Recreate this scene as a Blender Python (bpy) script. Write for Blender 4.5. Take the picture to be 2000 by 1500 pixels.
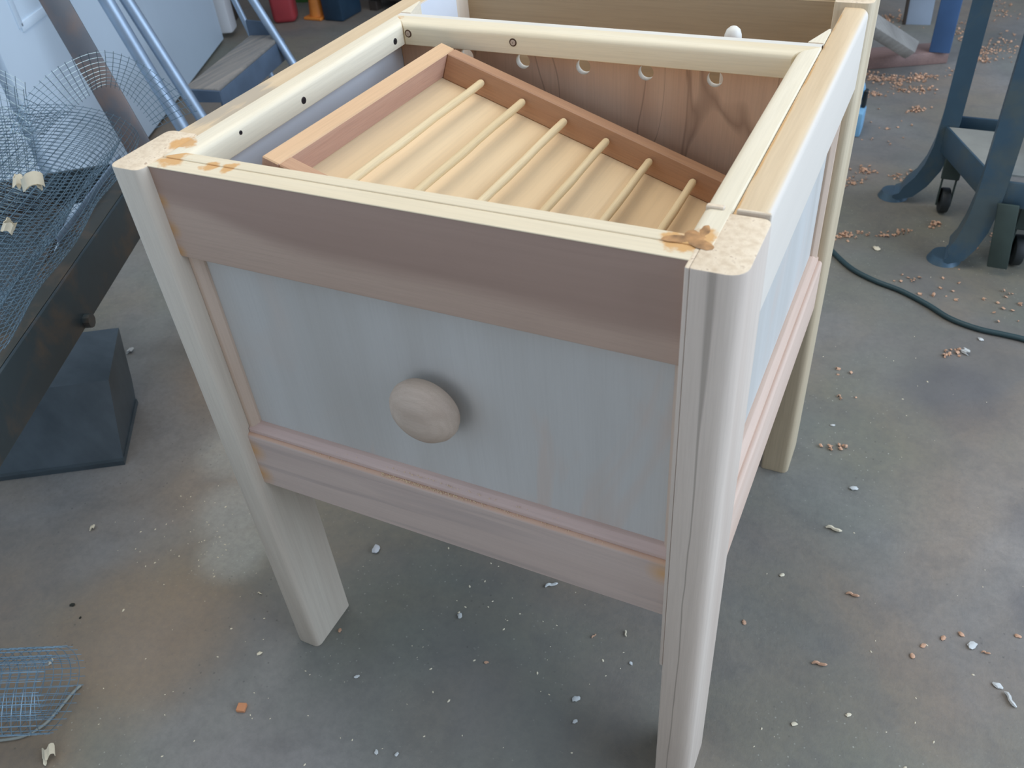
import bpy, bmesh, math, random
from mathutils import Vector, Matrix
random.seed(7)
S = bpy.context.scene
for o in list(bpy.data.objects): bpy.data.objects.remove(o)
COL = S.collection

# ------------------------------------------------------------------ camera
CX, CY, CZ = 0.64937, -0.51603, 1.09609
RW = ((0.9013287666559276, 0.42693416087370334, -0.07303202501349076),
      (0.22322422907119344, -0.6023608389607105, -0.7663761238726841),
      (-0.3711837792173517, 0.674454329043572, -0.6382272009874763))   # rows: right, down, forward
F = 1682.85
CAM = Vector((CX, CY, CZ))
cd = bpy.data.cameras.new('camera'); cam = bpy.data.objects.new('camera', cd); COL.objects.link(cam)
m = Matrix.Identity(4)
for i in range(3):
    m[i][0] = RW[0][i]; m[i][1] = -RW[1][i]; m[i][2] = -RW[2][i]; m[i][3] = CAM[i]
cam.matrix_world = m
cd.sensor_width = 36; cd.lens = F / 2000 * 36; cd.clip_start = .02
cd.dof.use_dof = True; cd.dof.focus_distance = 1.0; cd.dof.aperture_fstop = 11
S.camera = cam

def at(px, py, z):
    """floor-plan point at height z seen at a photo pixel (2000x1500)"""
    a, b = (px - 1000) / F, (py - 750) / F
    d = Vector([RW[0][i] * a + RW[1][i] * b + RW[2][i] for i in range(3)])
    return CAM + d * ((z - CZ) / d.z)

# ------------------------------------------------------------------ world, lights, exposure
w = bpy.data.worlds.new('world'); S.world = w; w.use_nodes = True
bg = w.node_tree.nodes['Background']
bg.inputs[0].default_value = (.62, .76, 1, 1); bg.inputs[1].default_value = .34

def area(name, loc, target, sx, sy, power, col):
    l = bpy.data.lights.new(name, 'AREA'); l.shape = 'RECTANGLE'; l.size = sx; l.size_y = sy
    l.energy = power; l.color = col
    o = bpy.data.objects.new(name, l); COL.objects.link(o); o.location = loc
    o.rotation_euler = (Vector(target) - Vector(loc)).to_track_quat('-Z', 'Y').to_euler()
    return o
area('garage_door_daylight', (3.0, .9, 1.7), (0, .5, .6), 3.6, 2.5, 122, (.64, .79, 1))
area('ceiling_tube_light', (-.1, .7, 2.75), (.1, .5, 0), 1.6, 1.6, 26, (1, .93, .83))
area('rear_doorway_daylight', (-.6, -3.2, 1.4), (0, 0, .5), 2.4, 2.0, 20, (.90, .93, 1))
S.view_settings.view_transform = 'Standard'; S.view_settings.look = 'None'
S.view_settings.exposure = 0.2; S.view_settings.gamma = 1; S.view_settings.use_curve_mapping = False

# ------------------------------------------------------------------ materials
def s2l(c):
    return tuple(((v / 255) / 12.92 if v / 255 <= .04045 else ((v / 255 + .055) / 1.055) ** 2.4) for v in c) + (1,)

class NT:
    def __init__(s, name, rough=.6, metal=0.0):
        s.m = bpy.data.materials.new(name); s.m.use_nodes = True
        s.t = s.m.node_tree; s.b = s.t.nodes['Principled BSDF']
        s.b.inputs['Roughness'].default_value = rough; s.b.inputs['Metallic'].default_value = metal
        s.co = s.t.nodes.new('ShaderNodeTexCoord').outputs['Object']
    def n(s, typ, **kw):
        x = s.t.nodes.new(typ)
        for k, v in kw.items(): setattr(x, k, v)
        return x
    def l(s, a, b): s.t.links.new(a, b)
    def map(s, scale=(1, 1, 1), loc=(0, 0, 0), rot=(0, 0, 0), src=None):
        x = s.n('ShaderNodeMapping'); x.inputs['Scale'].default_value = scale
        x.inputs['Location'].default_value = loc; x.inputs['Rotation'].default_value = rot
        s.l(src or s.co, x.inputs['Vector']); return x.outputs[0]
    def noise(s, vec, scale, detail=4, rough=.5, dist=0):
        x = s.n('ShaderNodeTexNoise'); x.inputs['Scale'].default_value = scale
        x.inputs['Detail'].default_value = detail; x.inputs['Roughness'].default_value = rough
        x.inputs['Distortion'].default_value = dist
        s.l(vec, x.inputs['Vector']); return x.outputs['Fac']
    def ramp(s, fac, stops):
        x = s.n('ShaderNodeValToRGB'); e = x.color_ramp.elements
        while len(e) < len(stops): e.new(.5)
        for i, (p, c) in enumerate(stops):
            e[i].position = p; e[i].color = c if len(c) == 4 else tuple(c) + (1,)
        s.l(fac, x.inputs[0]); return x.outputs[0]
    def step(s, fac, a, b): return s.ramp(fac, [(a, (0, 0, 0, 1)), (b, (1, 1, 1, 1))])
    def mix(s, fac, a, b, mode='MIX'):
        x = s.n('ShaderNodeMix', data_type='RGBA', blend_type=mode)
        for v, i in ((fac, 0), (a, 6), (b, 7)):
            if isinstance(v, (float, int)): x.inputs[i].default_value = v
            elif isinstance(v, tuple): x.inputs[i].default_value = v
            else: s.l(v, x.inputs[i])
        return x.outputs[2]
    def math(s, op, a, b=0.0, clamp=False):
        x = s.n('ShaderNodeMath', operation=op); x.use_clamp = clamp
        for i, v in enumerate((a, b)):
            if isinstance(v, (float, int)): x.inputs[i].default_value = v
            else: s.l(v, x.inputs[i])
        return x.outputs[0]
    def sep(s, vec=None):
        x = s.n('ShaderNodeSeparateXYZ'); s.l(vec or s.co, x.inputs[0]); return x.outputs
    def rng(s, v, a, b):
        x = s.n('ShaderNodeMapRange'); x.clamp = True; x.interpolation_type = 'SMOOTHSTEP'
        s.l(v, x.inputs[0]); x.inputs[1].default_value = a; x.inputs[2].default_value = b
        return x.outputs[0]
    def bump(s, h, strength, dist=.001):
        x = s.n('ShaderNodeBump'); x.inputs['Strength'].default_value = strength
        x.inputs['Distance'].default_value = dist; s.l(h, x.inputs['Height'])
        s.l(x.outputs[0], s.b.inputs['Normal'])
    def out(s, c):
        if isinstance(c, tuple): s.b.inputs['Base Color'].default_value = c
        else: s.l(c, s.b.inputs['Base Color'])
        return s.m

def plain(name, rgb, rough=.5, metal=0.0, var=.12, scale=12):
    k = NT(name, rough, metal); f = k.noise(k.co, scale, 4)
    a = s2l(rgb); lo = tuple(v * (1 - var) for v in a[:3]) + (1,); hi = tuple(min(1, v * (1 + var)) for v in a[:3]) + (1,)
    return k.out(k.ramp(f, [(.3, lo), (.7, hi)]))

def near(k, pts, r, fac_noise=None):
    """mask that is 1 close to the given object-space points"""
    acc = None
    for p in pts:
        x = k.n('ShaderNodeVectorMath', operation='DISTANCE'); k.l(k.co, x.inputs[0]); x.inputs[1].default_value = p[:3]
        d = x.outputs['Value']
        rr = p[3] if len(p) > 3 else r
        v = k.math('SUBTRACT', 1.0, k.math('DIVIDE', d, rr), True)
        acc = v if acc is None else k.math('MAXIMUM', acc, v)
    return acc

def wood(name, light, dark, axis='Z', rough=.62, ring=.35, gr=.5, scale=1.0, seed=0, extra=None, bump=.25, finecol=None):
    """axis = grain direction; light/dark sRGB"""
    k = NT(name, rough)
    sc = {'X': (1.1, 14, 14), 'Y': (14, 1.1, 14), 'Z': (14, 14, 1.1)}[axis]
    sc = tuple(v * scale for v in sc)
    v = k.map(sc, (seed * 1.7, seed * 2.3, seed * .9))
    big = k.noise(v, .9, 3, .5, .6)
    wv = k.n('ShaderNodeTexWave'); wv.wave_type = 'BANDS'; wv.bands_direction = 'Y' if axis != 'Y' else 'X'
    wv.inputs['Scale'].default_value = 1.6; wv.inputs['Distortion'].default_value = 5.5
    wv.inputs['Detail'].default_value = 3; wv.inputs['Detail Scale'].default_value = .8
    k.l(v, wv.inputs['Vector'])
    fine = k.noise(k.map(tuple(a * (14 if a > 5 else 5) for a in sc)), 2.2, 4, .65)
    f = k.math('ADD', k.math('MULTIPLY', k.math('SUBTRACT', big, .5), 1.7), .5, True)
    c = k.ramp(f, [(.12, s2l(light)), (.9, s2l(dark))])
    c = k.mix(k.math('MULTIPLY', wv.outputs['Fac'], ring), c, k.mix(.5, c, s2l(dark)), 'MIX')
    fl = k.step(fine, .42, .66); c = k.mix(k.math('MULTIPLY', fl, gr * .55), c, s2l(tuple(d * .80 for d in dark)), 'MIX')
    if extra: c = extra(k, c)
    k.bump(fine, bump, .0006)
    return k.out(c)

GLUE = s2l((212, 152, 72))
def glue_at(pts, r, amount=.85, colr=GLUE, sc=55):
    def ex(k, c):
        mk = near(k, pts, r)
        nz = k.noise(k.co, sc, 4, .6)
        f = k.step(k.math('ADD', k.math('MULTIPLY', mk, .55), k.math('MULTIPLY', nz, .8)), .62, .74)
        return k.mix(k.math('MULTIPLY', f, amount), c, colr)
    return ex

CREAM, CREAMD = (238, 224, 194), (222, 202, 166)
POP, POPD = (214, 198, 178), (178, 158, 138)
MAT = {}
def cx(pts, r=.03, am=.8):
    return glue_at(pts, r, am)
# cleats that frame the front bay (cream pine)
MAT['cream_x'] = wood('cream_pine_x', CREAM, CREAMD, 'X', extra=cx([(.02, .02, .766, .03), (.065, .017, .766, .018), (.085, .017, .766, .016), (.505, .02, .766, .026)]), ring=.2, gr=.3)
MAT['cream_y'] = wood('cream_pine_y', (242, 232, 208), (226, 210, 178), 'Y', extra=cx([(.008, .05, .766, .022), (.52, .03, .766, .022)]), ring=.2, gr=.3, seed=3)
MAT['cream_p'] = wood('cream_pine_divider', (240, 228, 200), (226, 206, 168), 'X', extra=cx([(.008, .43, .755, .03)]), ring=.25, gr=.3, seed=5)
def apron_extra(k, c):
    x, y, z = k.sep()
    nz = k.noise(k.map((2.0, 6, 6), (4, 0, 0)), 2.2, 3)
    nz2 = k.noise(k.map((1.2, 30, 30)), 2.0, 4, .6)
    # darker brown band in the upper half, its lower limit sinking toward the right
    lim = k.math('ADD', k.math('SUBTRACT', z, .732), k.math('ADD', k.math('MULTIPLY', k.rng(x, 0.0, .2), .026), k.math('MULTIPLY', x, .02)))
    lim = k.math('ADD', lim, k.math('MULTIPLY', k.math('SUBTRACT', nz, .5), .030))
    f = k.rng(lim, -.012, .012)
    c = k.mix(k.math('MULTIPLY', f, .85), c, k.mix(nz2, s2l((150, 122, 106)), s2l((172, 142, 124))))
    # thin dark streaks
    st = k.step(nz2, .60, .72)
    c = k.mix(k.math('MULTIPLY', st, .30), c, s2l((136, 110, 96)))
    g = near(k, [(.006, 0, .70, .012), (.006, 0, .73, .010), (.006, 0, .675, .010)], .01)
    return k.mix(k.math('MULTIPLY', g, .7), c, s2l((205, 150, 80)))
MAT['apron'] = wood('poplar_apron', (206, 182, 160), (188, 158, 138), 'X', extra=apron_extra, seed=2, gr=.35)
def leg_extra(k, c):
    x, y, z = k.sep()
    # end grain on top and bottom: paler, speckled
    geo = k.n('ShaderNodeNewGeometry'); nx, ny, nz = k.sep(geo.outputs['Normal'])
    up = k.rng(k.math('ABSOLUTE', nz), .6, .9)
    sp = k.noise(k.co, 160, 4, .6)
    eg = k.ramp(sp, [(.3, s2l((214, 190, 158))), (.62, s2l((236, 216, 186))), (.72, s2l((170, 140, 110)))])
    g = near(k, [(.004, .05, .766, .03), (.505, .03, .766, .03)], .04)
    n2 = k.noise(k.co, 60, 4)
    gf = k.step(k.math('ADD', k.math('MULTIPLY', g, .6), k.math('MULTIPLY', n2, .75)), .70, .80)
    eg = k.mix(k.math('MULTIPLY', gf, .8), eg, GLUE)
    return k.mix(up, c, eg)
MAT['leg'] = wood('poplar_leg', (222, 210, 190), (196, 178, 158), 'Z', extra=leg_extra, ring=.35, gr=.25)
def legr_extra(k, c):
    x, y, z = k.sep()
    nz = k.noise(k.map((30, 30, 2.2)), 1.4, 3, .5, .5)
    d = k.math('ABSOLUTE', k.math('ADD', k.math('SUBTRACT', x, .5365), k.math('MULTIPLY', k.math('SUBTRACT', nz, .5), .012)))
    wdt = k.math('MULTIPLY', k.rng(z, .55, .78), .0030)
    f = k.math('SUBTRACT', 1.0, k.math('DIVIDE', d, k.math('ADD', wdt, .0008)), True)
    c = k.mix(k.math('MULTIPLY', k.step(f, .0, .6), .55), c, s2l((130, 118, 104)))
    return leg_extra(k, c)
MAT['leg_right'] = wood('poplar_leg_streaked', (222, 206, 188), (194, 174, 156), 'Z', extra=legr_extra, ring=.4, gr=.25, seed=4)
def low_extra(k, c):
    x, y, z = k.sep()
    nz = k.noise(k.map((1.4, 26, 26)), 1.7, 3, .5, .4)
    c = k.mix(k.math('MULTIPLY', k.step(nz, .50, .66), .42), c, s2l((150, 134, 128)))
    g = k.rng(k.math('ADD', z, k.math('MULTIPLY', nz, .006)), .4245, .4275)
    c = k.mix(k.math('MULTIPLY', g, .55), c, s2l((214, 160, 120)))
    geo = near(k, [(.006, 0, .40, .02), (.006, 0, .36, .02), (.512, 0, .41, .02)], .02)
    return k.mix(k.math('MULTIPLY', geo, .8), c, s2l((210, 158, 96)))
MAT['low'] = wood('poplar_low_rail', (212, 190, 174), (190, 168, 154), 'X', extra=low_extra, seed=6, gr=.25)
MAT['mould_x'] = wood('moulding_x', (214, 190, 176), (196, 164, 150), 'X', seed=7, gr=.25)
MAT['mould_z'] = wood('moulding_z', (216, 194, 174), (198, 168, 142), 'Z', seed=8, gr=.25)
MAT['mould_y'] = wood('moulding_y', (222, 196, 176), (204, 170, 146), 'Y', seed=8, gr=.25)
def rail_extra(k, c):
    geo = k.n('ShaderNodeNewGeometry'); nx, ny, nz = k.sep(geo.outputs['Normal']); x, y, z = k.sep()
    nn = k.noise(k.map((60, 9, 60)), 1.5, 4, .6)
    c = k.mix(k.rng(nz, .55, .9), k.mix(.7, c, s2l((224, 216, 206))), c)  # upright faces paled: the daylight on them is put into the colour
    d = k.math('ABSOLUTE', k.math('SUBTRACT', x, k.math('ADD', .5290, k.math('MULTIPLY', nn, .0016))))
    g = k.math('MULTIPLY', k.math('SUBTRACT', 1.0, k.math('DIVIDE', d, .0016), True), k.step(nn, .38, .5))
    c = k.mix(k.math('MULTIPLY', g, .8), c, s2l((196, 140, 62)))
    wz = k.math('MULTIPLY', near(k, [(-.025, .12, .766, .06), (-.02, .17, .766, .06)], .05), k.rng(nz, .5, .9))
    return k.mix(k.step(k.math('ADD', k.math('MULTIPLY', wz, .5), k.math('MULTIPLY', nn, .7)), .55, .7), c, s2l((186, 170, 146)))
MAT['rail_y'] = wood('poplar_rail_y', (228, 204, 168), (208, 180, 140), 'Y', seed=9, gr=.3, extra=rail_extra)
def ply_extra(k, c):
    a = k.noise(k.map((5, 5, 2.4)), 1.6, 4, .5, 1.2)
    c = k.mix(k.math('MULTIPLY', k.step(a, .52, .7), .25), c, s2l((206, 178, 158)))
    b = k.noise(k.map((7, 7, 2)), 1.3, 3, .5, 1.5)
    return k.mix(k.math('MULTIPLY', k.step(b, .62, .70), .18), c, s2l((214, 164, 128)))
MAT['ply'] = wood('pale_birch_plywood', (202, 198, 190), (188, 182, 172), 'Z', ring=.12, gr=.15, extra=ply_extra, bump=.1)
MAT['ply_in'] = plain('pale_plywood_inside', (222, 228, 234), .6, var=.05, scale=5)
def div_extra(k, c):
    v = k.map((9, 9, 2.2))
    a = k.noise(v, 1.5, 2, .4, 1.4)
    line = k.math('SUBTRACT', 1.0, k.math('MULTIPLY', k.math('ABSOLUTE', k.math('SUBTRACT', a, .5)), 60), True)
    c = k.mix(k.math('MULTIPLY', line, .42), c, s2l((84, 54, 38)))
    b = k.noise(k.map((5, 5, 3)), 1.6, 3)
    return k.mix(k.math('MULTIPLY', k.step(b, .5, .75), .5), c, s2l((132, 92, 66)))
MAT['divider'] = wood('brown_plywood', (224, 192, 164), (206, 168, 140), 'Z', ring=.12, gr=.3, extra=div_extra, bump=.1)
def ced_extra(k, c):
    g = near(k, [(.058, -.27, .001, .006)], .01)
    c = k.mix(k.step(g, .2, .5), c, s2l((70, 38, 26)))
    return c
MAT['cedar_y'] = wood('cedar_y', (200, 164, 142), (172, 130, 112), 'Y', ring=.55, gr=.5, scale=1.6, extra=ced_extra, seed=1)
MAT['cedar_x'] = wood('cedar_x', (204, 162, 126), (176, 132, 100), 'X', ring=.5, gr=.5, scale=1.6, seed=2)
MAT['cedar_top'] = wood('cedar_edge', (222, 184, 142), (206, 164, 122), 'Y', ring=.2, gr=.3, scale=1.2, extra=ced_extra, seed=1)
MAT['ply_yellow'] = wood('yellow_birch_plywood', (236, 212, 172), (224, 194, 150), 'Y', ring=.2, gr=.25, scale=.6, bump=.1)
MAT['dowel'] = wood('birch_dowel', (236, 214, 172), (218, 190, 142), 'Y', ring=.3, gr=.4, scale=2)
MAT['knob'] = wood('turned_maple', (208, 188, 168), (180, 158, 138), 'X', ring=.5, gr=.4, scale=3.2, bump=.2)
MAT['peg'] = plain('white_peg', (226, 220, 206), .5, var=.04)
MAT['back'] = wood('beige_back_board', (192, 172, 140), (168, 146, 114), 'X', ring=.3, gr=.35, scale=.8)
MAT['screw'] = plain('screw_steel', (72, 70, 74), .35, .8)
MAT['hole'] = plain('screw_hole_char', (84, 62, 44), .9)

def concrete():
    k = NT('stained_concrete', .62)
    big = k.noise(k.co, 1.3, 5, .55, .5); mid = k.noise(k.map((1, 1, 1), (3, 7, 0)), 4.2, 5, .6, .4)
    hue = k.noise(k.map((1, 1, 1), (9, 2, 0)), 2.4, 4, .5, .6); fine = k.noise(k.co, 90, 4, .7)
    c = k.ramp(big, [(.3, s2l((112, 106, 98))), (.52, s2l((134, 129, 122))), (.72, s2l((154, 149, 143)))])
    c = k.mix(k.math('MULTIPLY', k.step(hue, .42, .64), .50), c, s2l((148, 126, 100)))
    c = k.mix(k.math('MULTIPLY', k.step(hue, .52, .34), .0), c, s2l((100, 108, 96)))
    gre = k.noise(k.map((1, 1, 1), (-5, 4, 0)), 1.9, 3, .5)
    c = k.mix(k.math('MULTIPLY', k.step(gre, .44, .62), .42), c, s2l((112, 120, 100)))
    m2 = k.noise(k.map((1, 1, 1), (1, 9, 0)), 17, 5, .65, .3)
    c = k.mix(k.math('MULTIPLY', k.step(m2, .46, .70), .34), c, s2l((98, 94, 90)))
    c = k.mix(k.math('MULTIPLY', k.step(m2, .50, .32), .0), c, s2l((176, 172, 164)))
    rust = near(k, [(-.55, .55, 0, .30), (-.28, -.1, 0, .22), (-.95, 1.4, 0, .8), (-.36, -.33, 0, .22), (-.25, .45, 0, .3)], .3)
    rf = k.math('MULTIPLY', k.rng(k.math('MULTIPLY', rust, k.math('ADD', mid, .4)), .05, .55), .62)
    c = k.mix(rf, c, s2l((150, 126, 98)))
    c = k.mix(k.math('MULTIPLY', k.step(mid, .54, .74), .26), c, s2l((92, 92, 90)))
    pale = near(k, [(-.38, .30, 0, .14), (-.30, .16, 0, .12), (-.24, .09, 0, .10)], .1)
    pf = k.rng(k.math('MULTIPLY', pale, k.math('ADD', mid, .35)), .12, .6)
    c = k.mix(k.math('MULTIPLY', pf, .45), c, s2l((186, 186, 176)))
    dk = near(k, [(1.02, .25, 0, .05), (.96, .62, 0, .10), (.80, .9, 0, .16), (.95, .45, 0, .07)], .1)
    c = k.mix(k.math('MULTIPLY', k.rng(k.math('MULTIPLY', dk, k.math('ADD', mid, .5)), .1, .7), .35), c, s2l((78, 78, 84)))
    vo = k.n('ShaderNodeTexVoronoi'); vo.inputs['Scale'].default_value = 70; k.l(k.co, vo.inputs['Vector'])
    pit = k.math('MULTIPLY', k.math('SUBTRACT', 1.0, k.step(vo.outputs['Distance'], .05, .14)), k.step(mid, .50, .62))
    c = k.mix(k.math('MULTIPLY', pit, .55), c, s2l((66, 64, 60)))
    v2 = k.n('ShaderNodeTexVoronoi'); v2.inputs['Scale'].default_value = 95; k.l(k.co, v2.inputs['Vector'])
    dot = k.math('MULTIPLY', k.math('SUBTRACT', 1.0, k.step(v2.outputs['Distance'], .06, .13)), k.step(gre, .50, .62))
    c = k.mix(k.math('MULTIPLY', dot, .6), c, s2l((204, 202, 186)))
    c = k.mix(k.math('MULTIPLY', k.step(fine, .38, .66), .24), c, s2l((96, 94, 90)))
    k.bump(k.math('ADD', fine, mid), .35, .002)
    return k.out(c)
MAT['floor'] = concrete()
MAT['white_paint'] = plain('white_paint', (214, 230, 242), .5, var=.03, scale=3)
MAT['trim_paint'] = plain('trim_paint', (206, 206, 206), .55, var=.05, scale=6)
def steel_rust(name, base, rust):
    k = NT(name, .42, .25); a = k.noise(k.co, 9, 5, .6, .5); b = k.noise(k.map((1, 1, 1), (4, 4, 4)), 26, 4)
    c = k.mix(k.step(a, .48, .64), s2l(base), s2l(rust)); c = k.mix(k.math('MULTIPLY', b, .25), c, s2l((40, 36, 34)))
    k.bump(b, .2, .001); return k.out(c)
MAT['dark_steel'] = steel_rust('dark_rusted_steel', (66, 78, 82), (106, 92, 78))
MAT['alu'] = plain('brushed_aluminium', (168, 184, 200), .48, .75, var=.08, scale=20)
MAT['grey_plastic'] = plain('grey_blue_plastic', (82, 98, 116), .5, var=.15)
def treadm():
    k = NT('dusty_tread', .75)
    a = k.noise(k.map((60, 3, 10)), 1.5, 4, .6)
    return k.out(k.ramp(a, [(.3, s2l((112, 112, 110))), (.7, s2l((158, 148, 136)))]))
MAT['tread'] = treadm()
MAT['wire'] = plain('galvanised_wire', (128, 150, 162), .35, .6, var=.2, scale=40)
def binm():
    k = NT('smoky_plastic', .32); k.b.inputs['Transmission Weight'].default_value = .12
    a = k.noise(k.co, 14, 5, .6); b = k.noise(k.map((1, 5, 1)), 9, 3)
    return k.out(k.ramp(k.math('ADD', k.math('MULTIPLY', a, .6), k.math('MULTIPLY', b, .4)), [(.3, s2l((58, 68, 72))), (.7, s2l((88, 98, 102)))]))
MAT['bin'] = binm()
MAT['blue_iron'] = steel_rust('blue_green_painted_iron', (74, 100, 116), (92, 106, 108))
MAT['blue_paint'] = plain('blue_paint', (66, 96, 134), .5, var=.12)
MAT['rubber'] = plain('black_rubber', (34, 38, 38), .6, var=.25)
MAT['motor'] = plain('dark_motor_grey', (60, 72, 66), .5, var=.25)
MAT['cord'] = plain('dark_cord', (44, 66, 68), .5, var=.1)
MAT['pale_cord'] = plain('pale_cord', (150, 152, 142), .5, var=.1)
MAT['old_wood'] = wood('weathered_plank', (178, 172, 162), (128, 122, 114), 'X', ring=.5, gr=.6, scale=.7)
MAT['red_wood'] = wood('reddish_plank', (152, 122, 112), (120, 94, 86), 'X', ring=.4, gr=.6, scale=.7)
MAT['light_blue'] = plain('light_blue_plastic', (130, 178, 208), .4, var=.06)
MAT['red'] = plain('red_plastic', (158, 56, 60), .45, var=.12)
MAT['orange'] = plain('orange_plastic', (204, 122, 48), .5, var=.15)
MAT['green'] = plain('green_plastic', (70, 120, 64), .5, var=.15)
MAT['navy'] = plain('dark_blue_plastic', (34, 58, 76), .5, var=.2)
MAT['brown_dark'] = wood('dark_brown_board', (78, 66, 56), (54, 46, 40), 'Z', ring=.3, gr=.4)
MAT['shav_orange'] = plain('cedar_shaving', (204, 160, 128), .8, var=.22, scale=30)
MAT['shav_pale'] = plain('pale_shaving', (228, 214, 184), .8, var=.12, scale=30)
MAT['shav_white'] = plain('white_shaving', (204, 204, 198), .8, var=.06, scale=30)
MAT['dark_bit'] = plain('dark_scrap', (44, 44, 36), .9, var=.2)
MAT['block'] = plain('cedar_offcut', (206, 140, 96), .8, var=.08)
MAT['sawdust'] = plain('sawdust', (224, 196, 160), .9, var=.1, scale=60)

# ------------------------------------------------------------------ geometry helpers
def tag(o, label=None, cat=None, group=None, kind=None):
    if label: o['label'] = label
    if cat: o['category'] = cat
    if group: o['group'] = group
    if kind: o['kind'] = kind
    return o
def thing(name, loc, label, cat, group=None):
    o = bpy.data.objects.new(name, None); COL.objects.link(o); o.location = loc
    o.empty_display_size = .05
    return tag(o, label, cat, group)
def wloc(o):
    v = Vector((0, 0, 0))
    while o: v = v + Vector(o.location); o = o.parent
    return v
def obj(name, bm, mat, parent=None, smooth=30, origin=None, mats=None):
    """bm is in world coordinates; origin: where the object sits (world)"""
    base = wloc(parent) if parent else Vector((0, 0, 0))
    org = Vector(origin) if origin is not None else base
    bmesh.ops.recalc_face_normals(bm, faces=bm.faces)
    bmesh.ops.translate(bm, verts=bm.verts, vec=-org)
    me = bpy.data.meshes.new(name); bm.to_mesh(me); bm.free()
    me.polygons.foreach_set('use_smooth', [True] * len(me.polygons))
    me.set_sharp_from_angle(angle=math.radians(smooth))
    for x in (mats or [mat]): me.materials.append(x)
    o = bpy.data.objects.new(name, me); COL.objects.link(o)
    if parent: o.parent = parent
    o.location = org - base
    return o
def bev(bm, off, seg=2, edges=None, ang=.5):
    es = edges or [e for e in bm.edges if len(e.link_faces) == 2 and e.calc_face_angle(0) > ang]
    if es: bmesh.ops.bevel(bm, geom=es, offset=off, segments=seg, affect='EDGES', profile=.5, clamp_overlap=True)
def box(x0, x1, y0, y1, z0, z1, b=.0015, seg=1, bm=None):
    t = bmesh.new(); bmesh.ops.create_cube(t, size=1)
    bmesh.ops.scale(t, verts=t.verts, vec=(abs(x1 - x0), abs(y1 - y0), abs(z1 - z0)))
    bmesh.ops.translate(t, verts=t.verts, vec=((x0 + x1) / 2, (y0 + y1) / 2, (z0 + z1) / 2))
    if b: bev(t, b, seg)
    return merge(bm, t)
def merge(bm, t, M=None):
    if M is not None: bmesh.ops.transform(t, matrix=M, verts=t.verts)
    if bm is None: return t
    me = bpy.data.meshes.new('tmp'); t.to_mesh(me); t.free(); bm.from_mesh(me); bpy.data.meshes.remove(me); return bm
def rpoly(pts, seg=5):
    """closed 2D polygon, pts = (x, y, radius)"""
    out = []; n = len(pts)
    for i, (x, y, r) in enumerate(pts):
        if r <= 0: out.append((x, y)); continue
        a = Vector(pts[i - 1][:2]); c = Vector(pts[(i + 1) % n][:2]); p = Vector((x, y))
        u = (a - p).normalized(); v = (c - p).normalized()
        ang = u.angle(v); t = r / math.tan(ang / 2)
        cen = p + (u + v).normalized() * (r / math.sin(ang / 2))
        s = p + u * t; e = p + v * t
        a0 = math.atan2(s.y - cen.y, s.x - cen.x); a1 = math.atan2(e.y - cen.y, e.x - cen.x)
        d = (a1 - a0 + math.pi) % (2 * math.pi) - math.pi
        for q in range(seg + 1): out.append((cen.x + r * math.cos(a0 + d * q / seg), cen.y + r * math.sin(a0 + d * q / seg)))
    return out
def prism(poly, axis, a, b, bm=None, bevel=0):
    """extrude 2D poly (coords of the other two axes in order) from a to b; a, b numbers or functions of (u, v)"""
    t = bmesh.new(); fa = a if callable(a) else (lambda u, v: a); fb = b if callable(b) else (lambda u, v: b)
    def P(u, v, w):
        return {'X': (w, u, v), 'Y': (u, w, v), 'Z': (u, v, w)}[axis]
    A = [t.verts.new(P(u, v, fa(u, v))) for u, v in poly]; B = [t.verts.new(P(u, v, fb(u, v))) for u, v in poly]
    n = len(poly)
    t.faces.new(A); t.faces.new(B[::-1])
    for i in range(n): t.faces.new((A[i], A[(i + 1) % n], B[(i + 1) % n], B[i]))
    bmesh.ops.recalc_face_normals(t, faces=t.faces)
    if bevel: bev(t, bevel, 2, [e for e in t.edges if (e.verts[0] in A and e.verts[1] in A) or (e.verts[0] in B and e.verts[1] in B)])
    return merge(bm, t)
def tube(pts, r, n=10, bm=None, caps=True, radii=None):
    t = bmesh.new(); pts = [Vector(p) for p in pts]; rings = []
    up = Vector((0, 0, 1)); prev = None
    for i, p in enumerate(pts):
        d = (pts[min(i + 1, len(pts) - 1)] - pts[max(i - 1, 0)]).normalized()
        if prev is None:
            a = d.cross(up if abs(d.z) < .9 else Vector((1, 0, 0))).normalized()
        else: a = (prev - d * prev.dot(d)).normalized()
        prev = a; b = d.cross(a); rr = radii[i] if radii else r
        rings.append([t.verts.new(p + (a * math.cos(2 * math.pi * k / n) + b * math.sin(2 * math.pi * k / n)) * rr) for k in range(n)])
    for i in range(len(rings) - 1):
        for k in range(n): t.faces.new((rings[i][k], rings[i][(k + 1) % n], rings[i + 1][(k + 1) % n], rings[i + 1][k]))
    if caps: t.faces.new(rings[0][::-1]); t.faces.new(rings[-1])
    return merge(bm, t)
def spline(pts, n=8):
    pts = [Vector(p) for p in pts]; out = []
    q = [pts[0] * 2 - pts[1]] + pts + [pts[-1] * 2 - pts[-2]]
    for i in range(1, len(q) - 2):
        for k in range(n):
            t = k / n; a, b, c, d = q[i - 1:i + 3]
            out.append(.5 * ((2 * b) + (c - a) * t + (2 * a - 5 * b + 4 * c - d) * t * t + (3 * b - a - 3 * c + d) * t ** 3))
    out.append(pts[-1]); return out
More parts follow.
